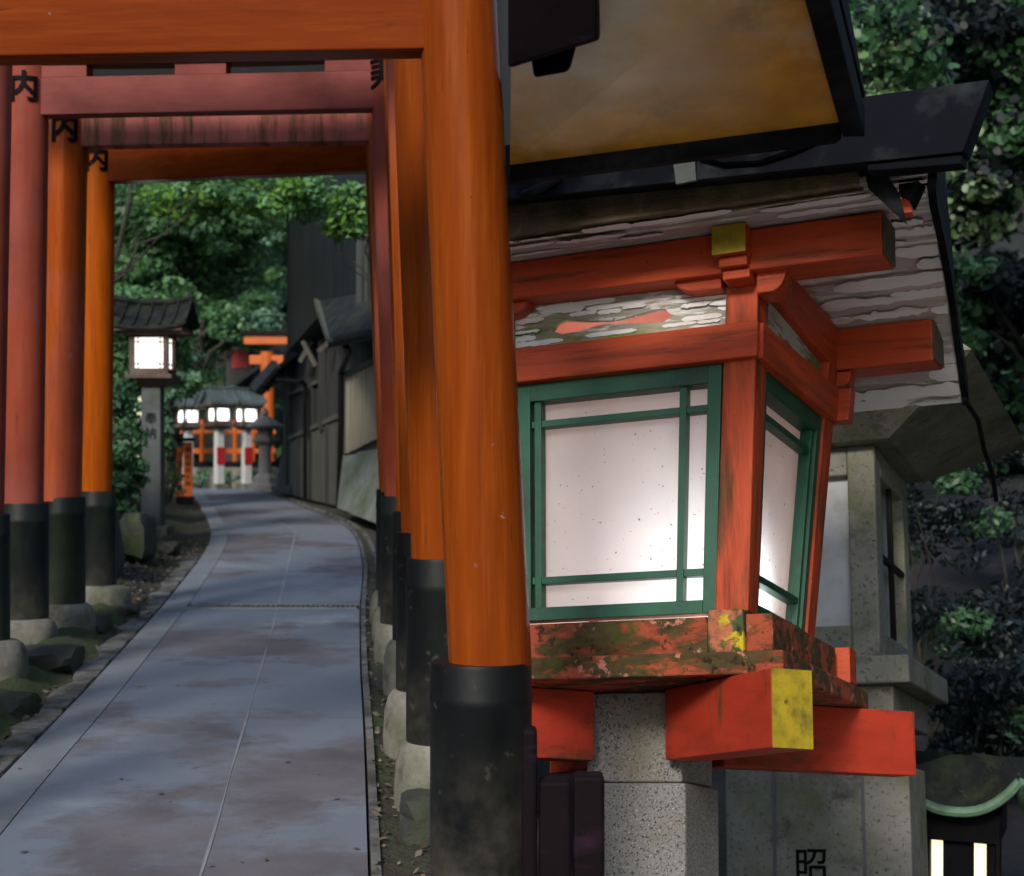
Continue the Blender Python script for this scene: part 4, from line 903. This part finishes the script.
for pts in ([(-1.02, 1.119), (-.055, 1.119), (-.055, 1.318), (-1.02, 1.318)], [(p.x, p.z) for p in hole]):
    sp = cu.splines.new('POLY'); sp.points.add(len(pts) - 1); sp.use_cyclic_u = True
    for q, (x, y) in zip(sp.points, pts): q.co = (x, y, 0, 1)
tmp = bpy.data.objects.new('frieze', cu); COL.objects.link(tmp); dg = bpy.context.evaluated_depsgraph_get()
me = bpy.data.meshes.new_from_object(tmp.evaluated_get(dg)); bpy.data.objects.remove(tmp); bpy.data.curves.remove(cu)
b = MB(LX); b.add([(v.co.x, .042 - v.co.z, v.co.y) for v in me.vertices], [list(p_.vertices) for p_ in me.polygons]); bpy.data.meshes.remove(me)
frz = b.build('frieze_board', M['bare_mossy'], FL)
slab('frieze_board', 'b', 'c', .12, .88, 1.17, 1.32, -.065, -.04, M['peel_moss'], FL)
slab('frieze_board', 'c', 'd', .12, .88, 1.119, 1.318, -.06, -.035, M['inner'], FL)
slab('frieze_board', 'd', 'a', .12, .88, 1.119, 1.318, -.06, -.035, M['inner'], FL)
flakes(frz, 'frieze')
# corbels under the beams
def corbel(u0, u1, v0, v1, w0, w1, flip, m=None):
    b = MB(LX); prof = []
    for i in range(9):
        t = i / 8 * math.pi / 2; prof.append((u1 - (u1 - u0) * .55 + (u1 - u0) * .55 * math.sin(t), w0 + (w1 - w0) * (1 - math.cos(t)))) if not flip else prof.append((u0 + (u1 - u0) * .55 - (u1 - u0) * .55 * math.sin(t), w0 + (w1 - w0) * (1 - math.cos(t))))
    if not flip: prof = [(u0, w1), (u0, w0)] + prof
    else: prof = [(u1, w1), (u1, w0)] + prof
    b.prism([(x, v0, z) for x, z in prof], (0, v1 - v0, 0)); return b.build('corbel', m or M['lred'], FL, bevel=.004)
corbel(-.27, -.078, -.045, .05, 1.262, 1.316, True)
corbel(-1.05, -.90, -.045, .05, 1.262, 1.316, False)
corbel(.06, .175, -.035, .09, 1.225, 1.308, False)
corbel(.12, .19, 1.0, 1.10, 1.14, 1.205, False)
# beams along the front and the back, crossbeam over the right face
b = MB(LX); b.hexa([(-1.09, -.08, 1.318), (.553, -.08, 1.300), (.560, .10, 1.300), (-1.09, .10, 1.318), (-1.09, -.08, 1.478), (.556, -.08, 1.468), (.563, .10, 1.468), (-1.09, .10, 1.478)]); eb1 = b.build('eave_beam', M['lred'], FL, bevel=.006)
b = MB(LX); b.hexa([(-1.09, .99, 1.21), (.545, .99, 1.213), (.560, 1.15, 1.213), (-1.09, 1.15, 1.21), (-1.09, .99, 1.400), (.547, .99, 1.400), (.562, 1.15, 1.400), (-1.09, 1.15, 1.400)]); eb2 = b.build('eave_beam', M['lred'], FL, bevel=.006)
M['olive'] = mat('weathered_olive_end_grain', (.10, .085, .05), .35, 12, rough=.85, layers=[((.25, .07, .03), 9, .60, .04)], bump=.4, bscale=60)
b = MB(LX); b.hexa([(.556, -.075, 1.306), (.561, -.075, 1.306), (.567, .094, 1.306), (.562, .094, 1.306), (.559, -.075, 1.462), (.564, -.075, 1.462), (.570, .094, 1.462), (.565, .094, 1.462)]); b.build('end_cap', M['olive'], eb1)
b = MB(LX); b.hexa([(.548, .996, 1.219), (.553, .996, 1.219), (.567, 1.144, 1.219), (.562, 1.144, 1.219), (.549, .996, 1.394), (.554, .996, 1.394), (.568, 1.144, 1.394), (.563, 1.144, 1.394)]); b.build('end_cap', M['olive'], eb2)
b = MB(LX); b.hexa([(-.02, .102, 1.30), (.075, .102, 1.30), (.135, .988, 1.21), (.02, .988, 1.21), (-.02, .102, 1.46), (.075, .102, 1.46), (.14, .988, 1.41), (.02, .988, 1.41)]); b.build('crossbeam', M['lred_y'], FL, bevel=.006)
b = MB(LX); b.hexa([(-1.16, .102, 1.30), (-1.05, .102, 1.30), (-1.05, .988, 1.21), (-1.16, .988, 1.21), (-1.16, .102, 1.46), (-1.05, .102, 1.46), (-1.05, .988, 1.41), (-1.16, .988, 1.41)]); b.build('crossbeam', M['lred_y'], FL, bevel=.006)
# yellow end of the crossbeam, standing out over the corner post with stepped pieces below
ns = BX('crossbeam_nose', (-.078, .056, -.160, .10, 1.352, 1.470), M['lred'], FL)
BX('end_cap', (-.077, .055, -.164, -.1605, 1.353, 1.469), M['yellow'], ns, 0)
BX('crossbeam_nose', (-.062, .050, -.130, .10, 1.312, 1.351), M['lred'], FL)
BX('crossbeam_nose', (-.056, .052, -.098, .10, 1.272, 1.311), M['lred'], FL)
# soffit boards, stepped, following the curve of the roof; right edge swept out at the front
prof = [(-.39, 1.452), (-.22, 1.480), (-.05, 1.492), (.20, 1.525), (.45, 1.535), (.70, 1.510), (.95, 1.435), (1.17, 1.330), (1.34, 1.245), (1.50, 1.165)]
def verge(v): return float(np.interp(v, [-.5, -.15, .3, .8, 1.2, 1.5], [.80, .735, .685, .640, .606, .585]))
b = MB(LX)
for i in range(len(prof) - 1):
    (v0, w0), (v1, w1) = prof[i], prof[i + 1]; st = .010 * (i % 2)
    b.hexa([(-1.09, v0, w0 - st), (verge(v0), v0, w0 - st), (verge(v1), v1, w1 - st), (-1.09, v1, w1 - st), (-1.09, v0, w0 + .025), (verge(v0), v0, w0 + .025), (verge(v1), v1, w1 + .025), (-1.09, v1, w1 + .025)])
sof = b.build('soffit', M['bare_board'], FL)
flakes(sof, 'soffit')
b = MB(LX); b.hexa([(-1.09, -.405, 1.446), (.54, -.405, 1.446), (.54, -.30, 1.462), (-1.09, -.30, 1.462), (-1.09, -.415, 1.588), (.54, -.415, 1.545), (.54, -.30, 1.545), (-1.09, -.30, 1.588)]); b.build('eave_board', M['brown'], FL, bevel=.006)
# roof: sheet metal front edge, slopes, verge boards
b = MB(LX); b.hexa([(-1.09, -.56, 1.545), (.925, -.56, 1.435), (.925, -.40, 1.47), (-1.09, -.40, 1.592), (-1.09, -.50, 1.80), (1.015, -.50, 1.715), (1.015, -.38, 1.72), (-1.09, -.38, 1.80)]); b.build('roof_edge', M['roofblack'], FL, bevel=.006)
b = MB(LX); b.hexa([(.60, -.545, 1.425), (.915, -.545, 1.40), (.915, -.42, 1.43), (.60, -.42, 1.45), (.60, -.545, 1.450), (.918, -.545, 1.433), (.918, -.42, 1.465), (.60, -.42, 1.485)]); b.build('roof_edge', M['roofblack'], FL, bevel=.004)
b = MB(LX)
for i in range(len(prof) - 1):
    (v0, w0), (v1, w1) = prof[i], prof[i + 1]; h0, h1 = .12 + .5 * (1 - abs(v0 - .5) / .95), .12 + .5 * (1 - abs(v1 - .5) / .95)
    b.hexa([(-1.09, v0, w0 + .027), (verge(v0), v0, w0 + .027), (verge(v1), v1, w1 + .027), (-1.09, v1, w1 + .027), (-1.09, v0, w0 + h0), (verge(v0) + .02, v0, w0 + h0), (verge(v1) + .02, v1, w1 + h1), (-1.09, v1, w1 + h1)])
b.build('roof', M['roofblack'], FL)
b = MB(LX)
for i in range(len(prof) - 1):
    (v0, w0), (v1, w1) = prof[i], prof[i + 1]
    b.hexa([(verge(v0) + .001, v0, w0 - .02), (verge(v0) + .03, v0, w0 - .02), (verge(v1) + .03, v1, w1 - .02), (verge(v1) + .001, v1, w1 - .02), (verge(v0) + .001, v0, w0 + .10), (verge(v0) + .03, v0, w0 + .10), (verge(v1) + .03, v1, w1 + .10), (verge(v1) + .001, v1, w1 + .10)])
b.build('verge_board', M['roofblack'], FL)
# hanging metal fin and dark corner pieces at the front right
def pxl(px, py, v): return on_face(px, py, v)
def plate(name, pts, v, th, m, par=FL):
    b = MB(LX); b.prism([pxl(x, y, v) for x, y in pts], (0, th, 0)); return b.build(name, m, par)
plate('corner_flashing', [(863, 163), (882, 166), (899, 193), (907, 224), (868, 188)], -.40, .012, M['roofblack'])
plate('corner_flashing', [(862, 160), (920, 140), (898, 165), (880, 167)], -.41, .10, M['roofblack'])
plate('corner_flashing', [(898, 165), (920, 142), (924, 170), (910, 200), (899, 193)], -.36, .10, M['roofblack'])
plate('peg', [(901, 199), (909, 198), (912, 212), (902, 213)], -.345, .05, M['lred'])
M['copper_dark'] = mat('dark_green_bracket', (.04, .055, .045), .3, 6, rough=.6)
plate('gutter_bracket', [(672, 153), (694, 150), (696, 180), (676, 184)], -.575, .014, M['copper_dark'])
b = MB(LX); q = [pxl(x, y, -.565) for x, y in ((523, 196), (545, 186), (560, 176))]; b.tube(q, .02, 8); b.build('gutter_bracket', M['roofblack'], FL, smooth=True)
b = MB(LX); q = [pxl(x, y, -.57) for x, y in ((700, 152), (725, 160), (760, 158), (790, 147), (812, 136))]; b.tube(q, .022, 8); b.build('gutter_bracket', M['roofblack'], FL, smooth=True)
# lamp inside
ld = bpy.data.lights.new('lantern_lamp', 'POINT'); ld.energy = 10; ld.color = (.86, .94, 1.0); ld.shadow_soft_size = .10
lo_ = bpy.data.objects.new('lantern_lamp', ld); COL.objects.link(lo_); lo_.location = L_(-.21, .44, .11)
b = MB(LX); b.tube([(-.21, .54, -.05), (-.21, .54, .12)], .018, 12); b.build('lamp_holder', M['white_paint'], FL, smooth=True)
# loose black cable hanging from the verge
b = MB(); b.tube([L_(.60, 1.45, 1.16), at(978, 420, 7.35), at(984, 450, 7.5), at(992, 472, 7.7), at(996, 500, 8.0)], .012, 8)
tag(b.build('cable', M['black'], smooth=True), 'thin black cable hanging off the corner of the peeling eave', 'cable')

# ------------------------------------------------------------------ grey stone lantern behind
S = thing('granite_lantern', 'weathered grey stone lantern with white panes standing behind the red lantern', 'stone lantern', L_(-.5, 3.4, -2.4), RM)
GO = M['granite_old']
def SX(name, r, m=GO, bevel=.012, par=S):
    b = MB(LX); b.box(*r); return b.build(name, m, par, bevel=bevel)
SX('shaft', (-1.04, -.02, 3.12, 3.6, -3.0, -.36)); SX('platform', (-1.0, -.06, 2.98, 4.0, -.13, .055)); SX('platform', (-1.1, .045, 2.88, 4.1, .057, .205))
for a0, a1, c0, c1 in ((-.28, -.125, 3.0, 3.16), (-1.0, -.86, 3.0, 3.16), (-.28, -.125, 3.8, 3.95), (-1.0, -.86, 3.8, 3.95)): SX('corner_post', (a0, a1, c0, c1, .207, 1.40))
SX('sill', (-.859, -.281, 3.0, 3.16, .207, .39)); SX('lintel', (-.859, -.281, 3.0, 3.16, 1.235, 1.40))
SX('sill', (-.28, -.125, 3.161, 3.799, .207, .36)); SX('lintel', (-.28, -.125, 3.161, 3.799, 1.25, 1.40))
M['pane_dull'] = mat('dull_white_pane', (.55, .56, .55), .1, 3, rough=.4, layers=[((.30, .32, .2), 1.8, .62, .1)], bump=.05)
SX('pane', (-.859, -.281, 3.06, 3.08, .391, 1.234), M['pane_dull'], 0); SX('pane', (-.22, -.20, 3.161, 3.799, .361, 1.249), M['pane_dull'], 0)
SX('muntin', (-.16, -.13, 3.161, 3.799, .78, .81), M['black'], .002); SX('muntin', (-.16, -.13, 3.46, 3.49, .362, 1.248), M['black'], .002)
b = MB(LX); b.hexa([(-1.0, 2.9, 1.402), (-.02, 2.9, 1.402), (-.02, 4.0, 1.402), (-1.0, 4.0, 1.402), (-1.9, 2.35, 1.72), (.52, 2.35, 1.68), (.52, 4.6, 1.72), (-1.9, 4.6, 1.72)]); b.build('roof_underside', GO, S)
b = MB(LX); b.hexa([(-1.9, 2.35, 1.722), (.52, 2.35, 1.682), (.52, 4.6, 1.722), (-1.9, 4.6, 1.722), (-1.2, 3.2, 2.3), (0, 3.2, 2.3), (0, 3.9, 2.3), (-1.2, 3.9, 2.3)]); b.build('roof', GO, S)
b = MB(LX); text_mb(b, '昭', .19, lambda x, y: (-.56 + x, 3.116, -.90 + y), 0, .012); b.build('lettering', M['ink'], S)
b = MB(LX)
for u_ in (-.76, -.27): b.box(u_ - .008, u_ + .008, 3.112, 3.119, -3, -.37)
b.build('joint', M['joint'], S)

# ------------------------------------------------------------------ canopy fixed to the near pillar, overhead
M['glow_board'] = mat('glow_painted_underboards', (.84, .72, .56), .18, 1.2, (1, 1.6, 1), .35, [((.80, .44, .07), 1.6, .56, .14), ((.66, .27, .006), 1.3, .34, .12, (1, 1, 1), 0, (.30, .80, 0)), ((.62, .28, .012), 1.6, .32, .15, (1, 1, 1), 0, (-.30, .10, 1)), ((.30, .18, .09), 2.0, .66, .1)], .08, 12)  # amber gradient paints lamp glow into the board colour
T = thing('roof_canopy', 'glow-painted golden underside of a small roof edged in black above the red lantern', 'canopy', at(522, 90, 5.2))
fl, fr_ = at(510, 165, 5.35), at(842, 122, 5.25); nl, nr = at(512, -60, 4.35), at(792, -60, 4.3)
b = MB(); up = Vector((0, 0, .02)); b.hexa([nl, nr, fr_, fl, nl + up, nr + up, fr_ + up, fl + up]); b.build('underside_board', M['glow_board'], T)
b = MB(); b.hexa([fl + Vector((0, .002, -.055)), fr_ + Vector((0, .002, -.055)), fr_ + Vector((0, .08, -.055)), fl + Vector((0, .08, -.055)), fl + Vector((0, .002, .06)), fr_ + Vector((0, .002, .06)), fr_ + Vector((0, .08, .06)), fl + Vector((0, .08, .06))]); b.build('edge_board', M['roofblack'], T, bevel=.005)
b = MB(); w_ = Vector((.075, 0, 0)); z_ = Vector((0, 0, .05)); b.hexa([nr + Vector((.002, 0, 0)) - z_, nr + w_ - z_, fr_ + w_ - z_, fr_ + Vector((.002, 0, 0)) - z_, nr + Vector((.002, 0, 0)) + z_, nr + w_ + z_, fr_ + w_ + z_, fr_ + Vector((.002, 0, 0)) + z_]); b.build('edge_board', M['roofblack'], T, bevel=.005)
b = MB(); up2 = Vector((0, 0, .10)); b.hexa([nl + up*4, nr + w_ + up*4, fr_ + w_ + up*4, fl + up*4, nl + up2 + Vector((0, 0, .15)), nr + w_ + up2 + Vector((0, 0, .15)), fr_ + w_ + up2, fl + up2]); b.build('roof', M['roofblack'], T)
M['plum'] = mat('dark_plum_timber', (.007, .0045, .006), .3, 3, rough=.7, bump=.2, spec=.1, layers=[((.03, .012, .025), 2.5, .60, .06, (1, 1, 3))])
b = MB(); b.hexa([at(508, 68, 4.45), at(597, 40, 4.4), at(600, 40, 4.7), at(510, 68, 4.75), at(508, -40, 4.3), at(597, -60, 4.25), at(600, -60, 4.5), at(510, -40, 4.5)]); b.build('bracket_block', M['plum'], T, bevel=.01)
b = MB(); b.hexa([at(534, 78, 4.62), at(568, 72, 4.6), at(570, 70, 4.7), at(534, 76, 4.7), at(530, 50, 4.62), at(578, 40, 4.6), at(578, 40, 4.7), at(530, 50, 4.7)]); b.build('bracket_block', M['plum'], T, bevel=.01)
# dark stakes low beside the near sleeve
T = thing('stake_fence', 'short dark plum coloured timber stakes low at the foot of the red lantern', 'stakes', (xpx(565, 4.8), 4.8, gz(xpx(565, 4.8), 4.8)))
gzv = gz(xpx(565, 4.8), 4.8)
for x0, x1, yt in ((522, 537, 728), (539, 571, 779), (573, 604, 774)):
    b = MB(); b.box(xpx(x0, 4.8), xpx(x1, 4.8), 4.76, 4.86, gzv - .1, zpy(yt, 4.8)); b.build('stake', M['plum'], T, bevel=.012)

# ------------------------------------------------------------------ green-roofed lantern low at the right edge
d = 9.6; q = (xpx(962, d), d, gz(xpx(975, d), d)); X = Matrix.Translation(Vector((q[0], d, 0))) @ Matrix.Rotation(R(-22), 4, 'Z')
T = thing('copper_lantern', 'dark lantern with curled green copper eaves and warm lit panes at the right edge', 'lantern', q)
M['green_copper'] = mat('green_copper', (.16, .30, .19), .3, 4, rough=.6, layers=[((.05, .085, .05), 3, .56, .1)], bump=.2)
zc = zpy(800, d)
b = MB(X)
def eave(s0, s1):
    pts = []
    for i in range(13):
        t = -1 + i / 6; pts.append(Vector(s0).lerp(Vector(s1), (t + 1) / 2) + Vector((0, 0, .20 * abs(t) ** 2.4)))
    return pts
K = .36
cn = [(-K, -K, zc), (K, -K, zc), (K, K, zc), (-K, K, zc)]
for i in range(4): b.tube(eave(cn[i], cn[(i + 1) % 4]), .030, 8)
b.build('eave_rim', M['green_copper'], T, smooth=True)
b = MB(X); vs = []; N_ = 12
for i in range(4):
    e = eave(cn[i], cn[(i + 1) % 4]); base_ = len(vs)
    for p_ in e:
        for t in (0, .5, 1): vs.append((p_.x * (1 - .85*t), p_.y * (1 - .85*t), p_.z + .02 + (zc + .26 - p_.z) * (t ** 1.6)))
    b.f += [[base_ + 3*k + j, base_ + 3*k + 3 + j, base_ + 3*k + 4 + j, base_ + 3*k + 1 + j] for k in range(N_) for j in range(2)]
b.v = [X @ Vector(v_) for v_ in vs]; b.m = [0] * len(b.f); b.build('roof', M['tile'], T, smooth=True)
b = MB(X); k = .21
for sx in (-1, 1):
    for sy in (-1, 1): b.box(*sorted((sx*k, sx*(k - .05))), *sorted((sy*k, sy*(k - .05))), zc - .72, zc - .02)
b.box(-.24, .24, -.24, .24, zc - .20, zc - .03); b.box(-.26, .26, -.26, .26, zc - .78, zc - .721); b.box(-.10, .10, -.10, .10, -1.6, zc - .781)
b.build('frame', M['black'], T, bevel=.006)
for i in range(4):
    rm = Matrix.Rotation(i * math.pi / 2, 4, 'Z'); b = MB(X @ rm)
    b.box(-k + .055, -.09, -k + .03, -k + .04, zc - .70, zc - .205); b.box(.09, k - .055, -k + .03, -k + .04, zc - .70, zc - .205); b.build('pane', M['pane_warm'], T)
    b = MB(X @ rm); b.box(-.088, .088, -k + .02, -k + .05, zc - .71, zc - .201); b.build('mullion', M['black'], T)

# ------------------------------------------------------------------ trees behind the lanterns, on the right
TR = 'trees behind the red lantern'
tree('broadleaf_tree', 'tree with round leaves coloured as blurred highlights above the black roof corner', gnd(720, 17), [B_(880, 60, 17, 60, 50, 1.0), B_(850, 85, 16.5, 35, 40, .6)], 3600, .050, ['mid', 'bokeh', 'deep', 'shade', 'deep', 'shade'], .10, TR, 60, .3, .3, 8, .8, top=at(800, 60, 17), extra=(34, .085))
tree('broadleaf_tree', 'tree at the top right corner, leaf colours painted as shade and sparse highlights', gnd(1130, 21), [B_(990, 40, 21, 70, 60, 1.4), B_(1005, 140, 21, 45, 55, 1.2), B_(975, 210, 21, 30, 40, 1.0)], 9000, .062, ['shade', 'deep', 'shade', 'deep', 'bokeh', 'shade', 'shade', 'deep'], .14, TR, 90, .4, .3, 8, .8, top=at(1090, 60, 21), extra=(22, .095))
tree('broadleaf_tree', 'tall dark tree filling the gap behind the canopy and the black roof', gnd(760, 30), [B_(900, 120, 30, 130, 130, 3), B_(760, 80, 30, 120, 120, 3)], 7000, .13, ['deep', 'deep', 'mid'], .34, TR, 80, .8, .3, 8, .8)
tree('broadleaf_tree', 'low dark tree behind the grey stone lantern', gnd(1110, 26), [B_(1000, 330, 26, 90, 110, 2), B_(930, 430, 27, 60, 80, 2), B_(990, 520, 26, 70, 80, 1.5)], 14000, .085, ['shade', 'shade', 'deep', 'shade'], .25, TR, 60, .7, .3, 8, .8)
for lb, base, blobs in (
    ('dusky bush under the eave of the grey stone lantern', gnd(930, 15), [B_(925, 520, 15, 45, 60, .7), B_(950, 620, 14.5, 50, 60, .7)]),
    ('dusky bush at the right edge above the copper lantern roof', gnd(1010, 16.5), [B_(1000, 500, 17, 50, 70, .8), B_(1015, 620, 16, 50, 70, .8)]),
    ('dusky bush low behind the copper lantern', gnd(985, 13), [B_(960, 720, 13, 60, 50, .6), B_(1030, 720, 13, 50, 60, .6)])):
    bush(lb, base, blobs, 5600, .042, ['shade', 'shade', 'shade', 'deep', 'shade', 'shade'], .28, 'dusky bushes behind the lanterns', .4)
